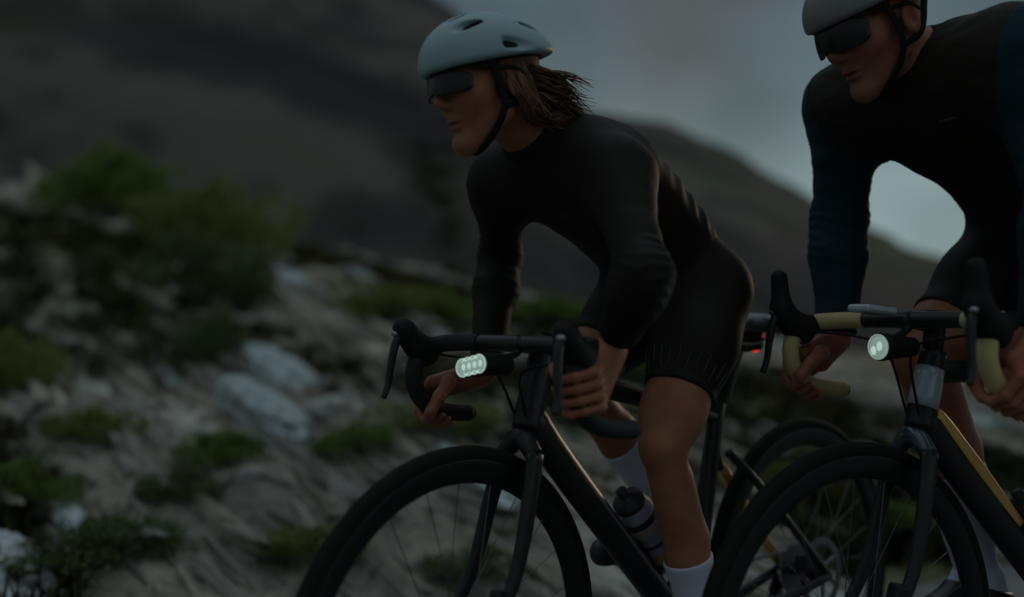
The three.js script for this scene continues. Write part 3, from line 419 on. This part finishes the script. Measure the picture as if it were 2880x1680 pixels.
  const ch = (y0, y1, x0, x1) => rod(V(x0, y0, 0.0445), V(x1, y1, 0.036), 0.0035, 0.0035, { ring: 6 }); mesh('chain', ch(0.372, 0.38, -0.01, -0.405), M.steel, b); mesh('chain', ch(0.17, 0.235, -0.01, -0.39), M.steel, b);
  mesh('derailleur', merge([sweep([V(-0.409, 0.33, 0.06), V(-0.395, 0.29, 0.066), V(-0.38, 0.262, 0.06), V(-0.395, 0.2, 0.04)], [[0.012, 0.016], [0.016, 0.018], [0.012, 0.014], [0.006, 0.008]], { seg: 16 }), ...[[-0.385, 0.258], [-0.397, 0.205]].map(([x, y]) => { const c = new THREE.CylinderGeometry(0.021, 0.021, 0.004, 20); c.rotateX(Math.PI / 2); c.translate(x, y, 0.036); return c; })]), M.dark, b);
  for (const [P, g] of [[FHUB, true], [RHUB, false]]) { const c = new RoundedBoxGeometry(0.07, 0.034, 0.026, 2, 0.008); c.rotateZ(g ? 1.9 : 0.3); c.translate(P.x + (g ? -0.045 : 0.06), P.y + (g ? 0.075 : 0.03), -0.046); mesh('brake_caliper', g ? S(c) : c, M.carbon, b); }
  // bottle cage
  const u = V(0.395, 0.415, 0).normalize(), up = V(-u.y, u.x, 0), cb = V(0.1, 0.38, 0).addScaledVector(up, 0.068);
  mesh('bottle_cage', merge([...[0.02, 0.075].map((t) => { const g = new THREE.TorusGeometry(0.0385, 0.003, 8, 30); g.rotateX(Math.PI / 2); g.applyQuaternion(new THREE.Quaternion().setFromUnitVectors(V(0, 1, 0), u)); const c = cb.clone().addScaledVector(u, t); g.translate(c.x, c.y, c.z); return g; }), rod(V(0.1, 0.38, 0).addScaledVector(up, 0.031), V(0.1, 0.38, 0).addScaledVector(up, 0.031).addScaledVector(u, 0.1), 0.006)]), M.carbon, b);
  tag(b, o.label, 'bicycle', 'road bicycles ridden side by side');
  // the bottle stands in the cage and is a thing of its own
  const bt = group('bottle'); b.updateMatrixWorld(true); bt.applyMatrix4(b.matrixWorld); const bp = (name, r, m, a0, a1) => { const c = new THREE.LatheGeometry(r.map(([x, y]) => new THREE.Vector2(x, y)), 30); c.applyQuaternion(new THREE.Quaternion().setFromUnitVectors(V(0, 1, 0), u)); c.translate(cb.x, cb.y, cb.z); return mesh(name, c, m, bt); };
  bp('body', [[0, 0], [0.033, 0], [0.0355, 0.006], [0.0355, 0.075], [0.0325, 0.082], [0.0325, 0.092], [0.0355, 0.098], [0.0355, 0.15], [0.03, 0.165]], o.bottleM); bp('cap', [[0.031, 0.158], [0.0325, 0.163], [0.031, 0.175], [0.014, 0.185], [0.011, 0.187], [0.011, 0.2], [0, 0.202]], M.bottleDark);
  for (const [a, w, m] of o.bands) bp('band', [[0.0353, a], [0.0361, a + 0.0005], [0.0361, a + w], [0.0353, a + w + 0.0005]], m);
  tag(bt, o.bottleLabel, 'water bottle', 'water bottles in the bicycle cages');
  return { b, st };
}
const B1 = { bw: 0.87, x: 0.345, z: -2.0374, head: 0.7159, steer: 0.1, seatCluster: V(-0.105, 0.695, 0), saddle: V(-0.285, 0.906, 0), bar: V(0.437, 0.843, 0), horn: 0.036, hr: 0.88, tape: M.tapeBlack, crank: Math.atan2(0.14, -0.09), goldStay: true, tail: true, lamp: { x: 0.556, y: 0.807, z: 0.004, n: 4, r: 0.0152, gap: 0.0128, tilt: 0.22 },
  label: 'dark road bicycle under the rider in the pale teal helmet, four lens headlight', bottleM: M.bottle, bands: [[0.108, 0.006, M.bandOrange], [0.122, 0.014, M.bottleDark], [0.03, 0.02, M.bandOrange]], bottleLabel: 'grey water bottle with orange bands in the left bicycle\'s frame' };
const B2 = { bw: 0.98, x: 1.0981, z: -1.9636, head: 0.4222, steer: 0.0824, seatCluster: V(-0.15, 0.79, 0), saddle: V(-0.30, 1.0, 0), bar: V(0.44, 0.885, 0), horn: 0.09, hr: 1, tape: M.tapeCream, crank: 0.12, goldTube: true, headPatch: true, computer: true, lamp: { x: 0.525, y: 0.838, z: 0, n: 1, r: 0.0215, gap: 0, tilt: 0 },
  label: 'dark road bicycle with cream bar tape and gold strip on its down tube', bottleM: M.bottleDark, bands: [[0.1, 0.004, M.bandOrange]], bottleLabel: 'black water bottle in the frame of the bicycle with cream tape' };
const k1 = bicycle(B1), k2 = bicycle(B2);

// ---------------------------------------------------------------- riders
function headSDF() {                                 // face towards +x, y up, origin between the ears
  const skull = ell([-0.012, 0.042, 0], [0.098, 0.092, 0.077]), face = ell([0.038, -0.016, 0], [0.054, 0.088, 0.058]), jaw = [1, -1].map((s) => cone([-0.008, -0.052, 0.05 * s], [0.06, -0.1, 0.013 * s], 0.016, 0.014));
  const chin = ell([0.07, -0.103, 0], [0.017, 0.014, 0.019]), cheek = [1, -1].map((s) => ell([0.058, -0.012, 0.042 * s], [0.026, 0.022, 0.02]));
  const main = union([skull, face, ...jaw, chin, ...cheek], 0.028), brow = union([1, -1].map((s) => cone([0.089, 0.036, 0.012 * s], [0.07, 0.036, 0.048 * s], 0.011, 0.008)), 0.01);
  const nose = union([cone([0.086, 0.022, 0], [0.112, -0.02, 0], 0.0075, 0.0098), cone([0.096, -0.028, 0.0095], [0.103, -0.025, 0.004], 0.0072, 0.008), cone([0.096, -0.028, -0.0095], [0.103, -0.025, -0.004], 0.0072, 0.008)], 0.008);
  const lipU = ell([0.084, -0.057, 0], [0.0125, 0.006, 0.023]), lipL = ell([0.081, -0.069, 0], [0.0125, 0.0068, 0.019]), eyes = [1, -1].map((s) => ell([0.086, 0.012, 0.032 * s], [0.014, 0.011, 0.017])), mouth = ell([0.098, -0.063, 0], [0.014, 0.0026, 0.023]);
  const ears = [1, -1].map((s) => { const o = ell([-0.018, 0.0, 0.079 * s], [0.02, 0.032, 0.009]), i = ell([-0.014, 0.002, 0.088 * s], [0.011, 0.02, 0.008]); return (x, y, z) => smax(o(x, y, z), -i(x, y, z), 0.004); });
  const ball = [1, -1].map((s) => ell([0.079, 0.012, 0.032 * s], [0.0125, 0.0125, 0.0125]));
  return (x, y, z) => { let d = main(x, y, z); d = smin(d, brow(x, y, z), 0.016); for (const e of eyes) d = smax(d, -e(x, y, z), 0.012); d = smin(d, nose(x, y, z), 0.012); d = smin(d, smin(lipU(x, y, z), lipL(x, y, z), 0.003), 0.008); d = smax(d, -mouth(x, y, z), 0.004); for (const b of ball) d = smin(d, b(x, y, z), 0.002); for (const e of ears) d = smin(d, e(x, y, z), 0.008); return d; };
}
const headG = sdfMesh(headSDF(), [-0.14, -0.15, -0.11], [0.15, 0.16, 0.11], 0.003);
// hand closed round a bar: c point on the bar, a the bar's direction (from little finger to index), p from the bar to the palm, s +1/-1 which way the fingers go round
function handSDF(c, a, p, s, wrist, k = 1) {
  a = unit(a); p = unit(sub(p, a.map((v) => v * (p[0] * a[0] + p[1] * a[1] + p[2] * a[2])))); const n = crs(a, p).map((v) => v * s), rb = 0.0155;
  const at = (deg, r, t) => { const g = deg * Math.PI / 180; return add(add(add(c, p, Math.cos(g) * r), n, Math.sin(g) * r), a, t); }, parts = [], pts = [];
  const finger = (t, len, r) => { const q = [at(-8, 0.050 * k, t * 0.85), at(38, 0.040 * k, t), at(100 * len, rb + r * 0.98, t + 0.002), at(168 * len, rb + r * 0.95, t + 0.001), at(222 * len, rb + r * 0.9, t)]; pts.push(...q); parts.push(union([cone(q[0], q[1], r * 1.15, r * 1.08), cone(q[1], q[2], r * 1.08, r), cone(q[2], q[3], r, r * 0.93), cone(q[3], q[4], r * 0.93, r * 0.8), ell(q[1], [r * 1.16, r * 1.16, r * 1.16])], 0.004)); };
  finger(0.030 * k, 0.98, 0.0082 * k); finger(0.0102 * k, 1.04, 0.0085 * k); finger(-0.0100 * k, 1.0, 0.0081 * k); finger(-0.0295 * k, 0.9, 0.0071 * k);
  const th = [at(-38, 0.062 * k, 0.012 * k), at(-70, 0.040 * k, 0.040 * k), at(-118, rb + 0.0105 * k, 0.046 * k), at(-170, rb + 0.009 * k, 0.040 * k)]; pts.push(...th); const thumb = union([cone(th[0], th[1], 0.0145 * k, 0.0115 * k), cone(th[1], th[2], 0.0115 * k, 0.0105 * k), cone(th[2], th[3], 0.0105 * k, 0.0085 * k)], 0.006);
  const w = wrist, pc = [at(-10, 0.05 * k, 0.03 * k), at(-10, 0.05 * k, -0.03 * k), at(-12, 0.052 * k, 0)], palm = union([cone(pc[0], lerp3(pc[0], w, 0.75), 0.0135 * k, 0.02 * k), cone(pc[1], lerp3(pc[1], w, 0.75), 0.0125 * k, 0.02 * k), cone(pc[2], w, 0.0145 * k, 0.024 * k)], 0.018); pts.push(w);
  const fing = union(parts, 0.0025), f = (x, y, z) => smin(smin(fing(x, y, z), palm(x, y, z), 0.010), thumb(x, y, z), 0.006); const [lo, hi] = boundsOf(pts, 0.04); return sdfMesh(f, lo, hi, 0.003);
}
const tint = (g, pick) => { const p = g.attributes.position, c = new Float32Array(p.count * 3); for (let i = 0; i < p.count; i++) { const x = p.getX(i), y = p.getY(i), z = p.getZ(i), n = 1 + 0.22 * fbm(x * 16, y * 16, z * 16, 4) + 0.12 * fbm(x * 70, y * 70, z * 70, 2), [r, q, b] = pick ? pick(x, y, z) : [1, 1, 1]; c[3 * i] = n * r; c[3 * i + 1] = n * n * q; c[3 * i + 2] = n * n * b; } g.setAttribute('color', new THREE.BufferAttribute(c, 3)); return g; };
const faceTint = (x, y, z) => { const lip = Math.exp(-(((y + 0.063) / 0.011) ** 2 + (z / 0.022) ** 2 + ((x - 0.092) / 0.02) ** 2)), ck = Math.exp(-(((y + 0.018) / 0.03) ** 2 + ((Math.abs(z) - 0.045) / 0.025) ** 2)) * (x > 0 ? 1 : 0), st = sstep(-0.035, -0.075, y) * sstep(0.0, 0.05, x), ear = Math.abs(z) > 0.075 ? 0.4 : 0; const k = lip * 0.5 + ck * 0.25 + ear * 0.5; return [1 - 0.1 * lip - 0.12 * st, (1 - 0.45 * k) * (1 - 0.16 * st), (1 - 0.4 * k) * (1 - 0.14 * st)]; };
const nrm = (g) => { const q = g.clone(); q.setAttribute('uv', new THREE.BufferAttribute(new Float32Array(q.attributes.position.count * 2), 2)); return q; };
function rider(o) {
  const g = group('person'); g.position.set(o.bike.x, 0, o.bike.z); g.rotation.y = Math.PI + o.bike.head;
  const J = o.J, chain = (pts, rs) => pts.slice(1).map((p, i) => cone(pts[i], p, rs[i], rs[i + 1]));
  const arm = (s) => { const a = J[s + 'sh'], e = J[s + 'el'], w = J[s + 'wr'], d = lerp3(a, e, 0.3), f = lerp3(e, w, 0.28); return union([...chain([a, d, e], [o.r.sh, o.r.ua, o.r.el]), ...chain([e, f, w], [o.r.el, o.r.fa, o.r.wr])], 0.03); };
  const thigh = (s) => { const h = J[s + 'hip'], k = J[s + 'kn']; return union(chain([h, lerp3(h, k, 0.35), lerp3(h, k, 0.8), k], [o.r.hip, o.r.th, o.r.th2, o.r.kn]), 0.04); };
  const shin = (s) => { const k = J[s + 'kn'], a = J[s + 'an'], n = unit(sub(a, k)), back = unit(sub([-1, 0, 0], n.map((v) => v * -n[0]))); return union([...chain([k, lerp3(k, a, 0.5), a], [o.r.kn * 0.97, o.r.ca * 0.92, o.r.an]), cone(add(lerp3(k, a, 0.16), back, 0.012), add(lerp3(k, a, 0.42), back, 0.02), o.r.ca * 0.8, o.r.ca * 0.86), cone(add(lerp3(k, a, 0.42), back, 0.018), add(lerp3(k, a, 0.8), back, 0.004), o.r.ca * 0.84, o.r.an), ell(add(k, back, -0.018), [o.r.kn * 0.72, o.r.kn * 0.8, o.r.kn * 0.62]), cone(add(k, back, -0.016), add(add(k, n, 0.06), back, -0.014), o.r.kn * 0.5, o.r.kn * 0.4), cone(add(add(k, n, 0.05), back, -0.008), add(lerp3(k, a, 0.75), back, -0.01), 0.02, 0.014)], 0.018); };
  const foot = (s) => { const a = J[s + 'an'], t = add(a, [0.105, -0.075, 0]); return union([cone(a, add(a, [-0.035, -0.055, 0]), o.r.an, 0.03), cone(add(a, [-0.03, -0.055, 0]), t, 0.03, 0.03), cone(t, add(t, [0.07, -0.005, 0]), 0.03, 0.022), cone(a, t, o.r.an, 0.03)], 0.03); };
  const sp = J.spine, torso = union([...[1, -1].flatMap((s) => sp.slice(1).map((p, i) => cone([sp[i][0], sp[i][1], s * sp[i][4]], [p[0], p[1], s * p[4]], sp[i][3], p[3]))), ...['l', 'r'].map((s) => cone(sp[sp.length - 1].slice(0, 3), J[s + 'sh'], sp[sp.length - 1][3] * 0.72, o.r.sh)), ...(o.extra ?? [])], 0.06);
  const neck = cone(J.neck, J.head, 0.058, 0.052), arms = { l: arm('l'), r: arm('r') }, ths = { l: thigh('l'), r: thigh('r') }, shs = { l: shin('l'), r: shin('r') }, fts = { l: foot('l'), r: foot('r') };
  const legs = ['l', 'r'].map((s) => union([ths[s], shs[s], fts[s]], 0.015));
  const all = (x, y, z) => Math.min(smin(smin(smin(torso(x, y, z), neck(x, y, z), 0.04), Math.min(arms.l(x, y, z), arms.r(x, y, z)), 0.05), smin(legs[0](x, y, z), legs[1](x, y, z), 0.015), 0.05), 9);
  const pts = [...Object.values(J).filter((p) => p.length === 3), ...sp.map((p) => [p[0], p[1], p[4]]), ...sp.map((p) => [p[0], p[1], -p[4]]), add(J.lan, [0.18, -0.09, 0]), add(J.ran, [0.18, -0.09, 0])], [lo, hi] = boundsOf(pts, 0.2);
  const hm = new THREE.Matrix4().compose(V(...J.head), new THREE.Quaternion().setFromEuler(new THREE.Euler(o.headRot[0], o.headRot[1], o.headRot[2], 'YZX')), V(o.headK, o.headK, o.headK)), onHead = (q) => q.applyMatrix4(hm);
  const hands = o.hands.map((h) => handSDF(...h));
  mesh('body', merge([tint(nrm(sdfMesh(all, lo, hi, 0.0085))), onHead(tint(nrm(headG), faceTint)), ...hands.map((q) => tint(nrm(q), (x, y, z) => { const k = 0.5 + 0.5 * fbm(x * 45, y * 45, z * 45, 2); return [1, 1 - 0.12 * k, 1 - 0.1 * k]; }))]), o.skin, g);
  // clothes
  const elbow = (s, x, y, z) => { const e = J[s + 'el'], a = unit(sub(J[s + 'wr'], J[s + 'sh'])), dx = x - e[0], dy = y - e[1], dz = z - e[2], d2 = dx * dx + dy * dy + dz * dz; if (d2 > 0.04) return 0; const k = dx * a[0] + dy * a[1] + dz * a[2]; return Math.exp(-d2 / 0.0075) * 0.0026 * Math.sin(k * 300 + 7 * vn(x * 16, y * 16, z * 16)) * (0.4 + vn(x * 30 + 5, y * 30, z * 30)); };
  const fold = (x, y, z) => o.folds(x, y, z, fbm) + elbow('l', x, y, z) + elbow('r', x, y, z);
  const sleeveCut = (s, off) => { const w = J[s + 'wr'], e = J[s + 'el'], d = unit(sub(w, e)), f = arms[s]; return cut((x, y, z) => f(x, y, z) - off + fold(x, y, z), add(w, d, -0.012), d); };
  const waistCut = (f, t, sgn) => { const a = sp[0], b = sp[1], d = unit([b[0] - a[0], b[1] - a[1], 0]); return cut(f, add([a[0], a[1], 0], d, t), d.map((v) => v * sgn)); };
  const sl = sleeveCut('l', 0.0075), sr = sleeveCut('r', 0.0075), tj = waistCut((x, y, z) => torso(x, y, z) - 0.0075 + fold(x, y, z), -0.06, -1), collar = cut((x, y, z) => neck(x, y, z) - 0.006, lerp3(J.neck, J.head, 0.42), sub(J.head, J.neck));
  const bodyTop = (x, y, z) => smin(tj(x, y, z), collar(x, y, z), 0.02);
  if (o.sleeveM) {
    const whole = (x, y, z) => smin(bodyTop(x, y, z), Math.min(sl(x, y, z), sr(x, y, z)), 0.05);
    mesh('jersey', sdfMesh(whole, lo, hi, 0.0065), o.jerseyM, g);
    for (const s of ['l', 'r']) { const f = s === 'l' ? sl : sr, sh = J[s + 'sh'], out = s === 'l' ? -1 : 1, seam = plane(add(sh, [0.01, 0.0, s === 'l' ? -0.03 : 0.0]), [0.15, 0.25, -out]); mesh('sleeve', sdfMesh((x, y, z) => Math.max(whole(x, y, z) - 0.0025, f(x, y, z) - 0.022, seam(x, y, z)), ...boundsOf([J[s + 'sh'], J[s + 'el'], J[s + 'wr']], 0.1), 0.005), o.sleeveM, g); }
  } else mesh('jersey', sdfMesh((x, y, z) => smin(bodyTop(x, y, z), Math.min(sl(x, y, z), sr(x, y, z)), 0.05), lo, hi, 0.0065), o.jerseyM, g);
  const hem = (s) => { const h = J[s + 'hip'], k = J[s + 'kn'], d = unit(sub(k, h)), f = ths[s]; return cut((x, y, z) => f(x, y, z) - 0.005, lerp3(h, k, o.hem), d, 0.003); };
  const hl = hem('l'), hr = hem('r'), pel = waistCut((x, y, z) => torso(x, y, z) - 0.005, 0.2, 1), shortsF = (x, y, z) => smin(pel(x, y, z), smin(hl(x, y, z), hr(x, y, z), 0.015), 0.05);
  const shorts = mesh('shorts', sdfMesh(shortsF, lo, hi, 0.0065), M.shorts, g);
  if (o.stripes) { // reflective ticks round the near leg's grip band
    const h = J.lhip, k = J.lkn, d = unit(sub(k, h)), u = unit(crs(d, [0, 0, 1])), v = crs(d, u), gs = [];
    for (let i = 0; i < 26; i++) { const a = i / 26 * 6.283, dir = add(u.map((q) => q * Math.cos(a)), v, Math.sin(a)), c0 = lerp3(h, k, o.hem - 0.17 - 0.02 * Math.sin(i * 2.4)), hit = (c) => { let t = 0.15; for (let n = 0; n < 40; n++) { const q = add(c, dir, t), e = shortsF(...q); if (e < 0.0005) break; t -= e * 0.9; } return add(c, dir, t + 0.0005); }; const p = hit(c0), q = hit(add(c0, d, 0.034)); gs.push(rod(V(...p), V(...q), 0.0009, 0.0009, { ring: 5, seg: 2 })); }
    mesh('reflective_stripe', merge(gs), M.stripe, shorts);
  }
  for (const s of ['l', 'r']) {
    const k = J[s + 'kn'], a = J[s + 'an'], d = unit(sub(k, a)), f = (x, y, z) => Math.min(shs[s](x, y, z), fts[s](x, y, z)) - 0.0035; mesh('sock', sdfMesh(cut(f, lerp3(a, k, o.sockH), d, 0.003), ...boundsOf([a, lerp3(a, k, 0.6), add(a, [0.17, -0.09, 0]), add(a, [-0.05, -0.09, 0])], 0.07), 0.005), M.sock, g);
    const sh = (x, y, z) => fts[s](x, y, z) - 0.007, sole = add(a, [0, -0.105, 0]); const sm = mesh('shoe', sdfMesh(cut(cut(sh, add(a, [-0.005, -0.018, 0]), [-0.25, 1, 0]), sole, [0, -1, 0]), ...boundsOf([a, add(a, [0.18, -0.09, 0]), add(a, [-0.05, -0.09, 0])], 0.08), 0.005), M.shoe, g);
  }
  // head gear
  const he = group('helmet', g), outer = ell([-0.002, 0.048, 0], [0.138, 0.104, 0.1]), tail = ell([-0.085, 0.05, 0], [0.062, 0.055, 0.068]), inner = ell([-0.012, 0.042, 0], [0.108, 0.1, 0.086]);
  const rimP = plane([0.05, 0.041, 0], [-0.1, -1, 0]), rimB = plane([-0.07, 0.012, 0], [-0.45, -1, 0]), ventsF = o.vents.map(([y, z, r, x0, x1]) => [1, -1].map((s) => cone([x0, y - 0.012, z * s], [x1, y - 0.02, z * s * 1.05], r, r * 0.75))).flat();
  const shell = (x, y, z) => { let d = smin(outer(x, y, z), tail(x, y, z), 0.05); d = smax(d, Math.max(rimP(x, y, z), rimB(x, y, z)), 0.012); for (const v of ventsF) d = smax(d, -v(x, y, z), 0.006); return smax(d, -inner(x, y, z), 0.003); };
  mesh('shell', onHead(sdfMesh(shell, [-0.2, -0.04, -0.14], [0.18, 0.19, 0.14], 0.0038)), o.helmetM, he);
  mesh('liner', onHead(sdfMesh((x, y, z) => smax(ell([-0.01, 0.046, 0], [0.128, 0.1, 0.092])(x, y, z), plane([0.05, 0.038, 0], [-0.1, -1, 0])(x, y, z), 0.01), [-0.16, 0, -0.12], [0.16, 0.17, 0.12], 0.0045)), M.dark, he);
  if (o.helmetBand) for (const s of [1, -1]) mesh('side_panel', onHead(sdfMesh((x, y, z) => Math.max(Math.abs(smin(outer(x, y, z), tail(x, y, z), 0.05)) - 0.002, ell([-0.045, 0.045, 0.09 * s], [0.05, 0.02, 0.06])(x, y, z)), [-0.13, 0, s > 0 ? 0.03 : -0.14], [0.05, 0.1, s > 0 ? 0.14 : -0.03], 0.003)), M.helmetPale, he);
  const strap = (s) => merge([[[0.035, 0.045, 0.083], [0.018, 0.0, 0.079], [0.012, -0.045, 0.073], [0.03, -0.09, 0.052], [0.045, -0.118, 0.02], [0.048, -0.124, 0]], [[-0.06, 0.03, 0.084], [-0.03, -0.03, 0.08], [0.012, -0.045, 0.073]]].map((l) => sweep(l.map(([x, y, z]) => V(x, y, z * s)), [[0.0085, 0.002], [0.008, 0.002]], { side: V(1, 0.1, 0), seg: 24, ring: 8 })));
  mesh('strap', onHead(merge([strap(1), strap(-1)])), M.dark, he);
  const gl = group('sunglasses', g), lo1 = ell([0.03, 0.0, 0], [0.091, 0.11, 0.079]);
  const lensF = (x, y, z) => { const d = lo1(x, y, z), az = Math.abs(z), e = ((az - 0.033) / 0.036) ** 4 + ((y - 0.012 + az * 0.08) / (o.lensH ?? 0.026)) ** 4; return Math.max(Math.abs(d) - 0.0026, (Math.min(e, 6) - 1) * 0.006, 0.045 - x); };
  mesh('lens', onHead(sdfMesh(lensF, [0.03, -0.04, -0.085], [0.14, 0.06, 0.085], 0.0019)), M.glassBlack, gl);
  mesh('frame', onHead(merge([sweep([[0.08, 0.036, 0.066], [0.112, 0.038, 0.035], [0.121, 0.036, 0], [0.112, 0.038, -0.035], [0.08, 0.036, -0.066]].map((p) => V(...p)), [[0.003, 0.004]], { side: V(0, 1, 0), seg: 24, ring: 8 }), ...[1, -1].map((s) => sweep([V(0.08, 0.034, 0.066 * s), V(0.03, 0.028, 0.081 * s), V(-0.02, 0.024, 0.086 * s), V(-0.04, 0.01, 0.084 * s)], [[0.004, 0.002]], { side: V(0, 1, 0), seg: 16, ring: 8 }))])), M.dark, gl);
  if (o.hair) {
    const r = rng(9), a = [], b = [];
    const cap = sdfMesh((x, y, z) => smax(smax(ell([-0.016, 0.035, 0], [0.103, 0.098, 0.083])(x, y, z), plane([0.028, 0, 0], [1, 0.25, 0])(x, y, z), 0.01), plane([0, -0.07, 0], [0.25, -1, 0])(x, y, z), 0.01), [-0.14, -0.1, -0.11], [0.06, 0.15, 0.11], 0.004);
    for (let i = 0; i < 620; i++) { const q = r(), z = (r() - 0.5) * 0.14, y = -0.045 + r() * 0.07, l = 0.03 + 0.11 * r() * (0.5 + 0.5 * r()), dr = -0.02 - 0.05 * r(), up = (r() - 0.4) * 0.035, th = 0.0011 + 0.0011 * r(); (q < 0.72 ? a : b).push(sweep([V(-0.05 - r() * 0.04, y + 0.012, z), V(-0.1, y + 0.002, z * 1.04), V(-0.105 - l * 0.5, y + dr * 0.35 + up * 0.6, z * 0.95 + (r() - 0.5) * 0.02), V(-0.105 - l, y + dr + up, z * 0.75 + (r() - 0.5) * 0.045)], [[th, th * 0.8], [th * 1.3, th], [th, th * 0.7], [0.0005, 0.0004]], { seg: 9, ring: 5 })); }
    for (let i = 0; i < 90; i++) for (const s of [1, -1]) { const th = 0.0013 + 0.0012 * r(); (r() < 0.75 ? a : b).push(sweep([V(0.008 - r() * 0.05, 0.035, 0.08 * s), V(-0.005 - r() * 0.05, -0.01, (0.082 + r() * 0.004) * s), V(-0.03 - r() * 0.055, -0.045 - r() * 0.035, (0.07 + r() * 0.014) * s), V(-0.08 - r() * 0.08, -0.055 - r() * 0.045, 0.06 * s)], [[th, th], [th * 1.3, th], [th, th * 0.8], [0.0005, 0.0004]], { seg: 9, ring: 5 })); }
    const hr = mesh('hair', onHead(merge([nrm(cap), ...a])), M.hair, g); mesh('loose_strand', onHead(merge(b)), M.hairLight, hr);
  }
  if (o.chestMark) { // a small pale print on the chest
    const F = (x, y, z) => smin(bodyTop(x, y, z), Math.min(sl(x, y, z), sr(x, y, z)), 0.05), on = ([y, z]) => { let x = 0.8; for (let n = 0; n < 60; n++) { const e = F(x, y, z); if (e < 0.0008) break; x -= e * 0.8; } return V(x + 0.0006, y, z); };
    const [y, z] = o.chestMark, row = (dy) => sweep([0, 0.012, 0.024, 0.036].map((q) => on([y + dy, z + q])), [[0.0022, 0.0006]], { side: V(0, 1, 0), seg: 12, ring: 8 }); mesh('chest_print', row(0), M.print, g);
  }
  tag(g, o.label, 'person', 'riders side by side'); return g;
}
const barPt = (o, k, s, t) => { const c = new THREE.CatmullRomCurve3(barPath(o.bar.x, o.bar.y, s, o.bw), false, 'centripetal'); const p = c.getPoint(t).applyMatrix4(k.st.m), q = c.getTangent(t).transformDirection(k.st.m); return [p.toArray(), q.toArray()]; };
function grip(o, k, s, t, wrist, sc, palm) { const [c, tg] = barPt(o, k, s, t); const a = tg.map((v) => -v); return [c, a, palm ?? sub(wrist, c), s, wrist, sc]; }

const W1 = { r: [0.365, 0.79, 0.185], l: [0.41, 0.845, -0.195] };
rider({ bike: B1, label: 'rider in pale teal helmet, dark jersey and black shorts, brown hair flying out behind', skin: M.skinA, jerseyM: M.jersey, helmetM: M.helmetTeal, hair: true, stripes: true, lensH: 0.02, hem: 0.67, sockH: 0.5, headK: 0.86, headRot: [0, -0.16, -0.17],
  vents: [[0.15, 0.018, 0.012, 0.13, -0.12], [0.125, 0.058, 0.011, 0.1, -0.1], [0.083, 0.098, 0.012, 0.0, -0.075]],
  r: { sh: 0.05, ua: 0.038, el: 0.032, fa: 0.034, wr: 0.024, hip: 0.082, th: 0.073, th2: 0.052, kn: 0.040, ca: 0.039, an: 0.028 },
  folds: (x, y, z, n) => 0.005 * (0.55 + n(x * 7 + 3, y * 7, z * 7, 2)) * sstep(0.27, 0.16, x) * sstep(0.0, 0.06, x) * sstep(0.0, 0.05, y - 1.0 - 0.55 * x) * Math.sin((x * 0.88 + y * 0.47) * 150 + 7 * n(x * 8, y * 8, z * 8, 2)) + 0.003 * n(x * 22, y * 22, z * 14, 2),
  J: { spine: [[0.04, 0.958, 0, 0.077, 0.042], [0.095, 1.04, 0, 0.068, 0.035], [0.185, 1.102, 0, 0.067, 0.038], [0.275, 1.152, 0, 0.07, 0.05], [0.34, 1.166, 0, 0.063, 0.058]], neck: [0.36, 1.19, 0], head: [0.513, 1.27, 0],
    lsh: [0.35, 1.12, -0.145], rsh: [0.345, 1.15, 0.155], lel: [0.44, 0.945, -0.285], rel: [0.25, 1.02, 0.275], lwr: W1.l, rwr: W1.r, lhip: [0.018, 0.945, -0.073], rhip: [0.018, 0.945, 0.073], lkn: [0.185, 0.66, -0.10], rkn: [0.215, 0.775, 0.10], lan: [0.06, 0.245, -0.10], ran: [-0.045, 0.515, 0.10] },
  hands: [grip(B1, k1, 1, 0.84, W1.r, 0.92, [-0.8, 0.5, 0.25]), grip(B1, k1, -1, 0.655, W1.l, 0.92, [-0.8, 0.5, -0.25])] });
const W2 = { r: [0.405, 0.855, 0.222], l: [0.39, 0.855, -0.222] };
rider({ bike: B2, label: 'rider in dark grey helmet and sunglasses, black jersey with teal sleeves, at the right edge', skin: M.skinB, jerseyM: M.jerseyB, sleeveM: M.sleeveTeal, helmetM: M.helmetGrey, helmetBand: true, chestMark: [1.225, -0.095], hem: 0.74, sockH: 0.5, headK: 0.9, headRot: [0, -0.08, -0.36],
  vents: [[0.15, 0.02, 0.011, 0.13, -0.12], [0.128, 0.055, 0.011, 0.11, -0.11], [0.098, 0.088, 0.010, 0.07, -0.06]],
  r: { sh: 0.066, ua: 0.05, el: 0.041, fa: 0.043, wr: 0.028, hip: 0.098, th: 0.088, th2: 0.066, kn: 0.054, ca: 0.054, an: 0.035 },
  folds: (x, y, z, n) => 0.005 * n(x * 14, y * 30, z * 14, 3),
  J: { spine: [[0.0, 1.07, 0, 0.115, 0.065], [0.11, 1.19, 0, 0.1, 0.05], [0.21, 1.258, 0, 0.1, 0.055], [0.305, 1.3, 0, 0.1, 0.07], [0.375, 1.31, 0, 0.08, 0.078]], neck: [0.40, 1.325, 0], head: [0.508, 1.388, 0],
    lsh: [0.40, 1.31, -0.185], rsh: [0.40, 1.31, 0.185], lel: [0.36, 1.08, -0.245], rel: [0.375, 1.085, 0.245], lwr: W2.l, rwr: W2.r, lhip: [0.05, 1.03, -0.09], rhip: [0.05, 1.03, 0.09], lkn: [0.27, 0.77, -0.11], rkn: [0.30, 0.815, 0.105], lan: [-0.2, 0.335, -0.11], ran: [0.165, 0.395, 0.11] },
  hands: [grip(B2, k2, 1, 0.80, W2.r, 1.0, [-0.8, 0.5, 0.3]), grip(B2, k2, -1, 0.80, W2.l, 1.0, [-0.8, 0.5, -0.3])] });

renderer.render(scene, camera);
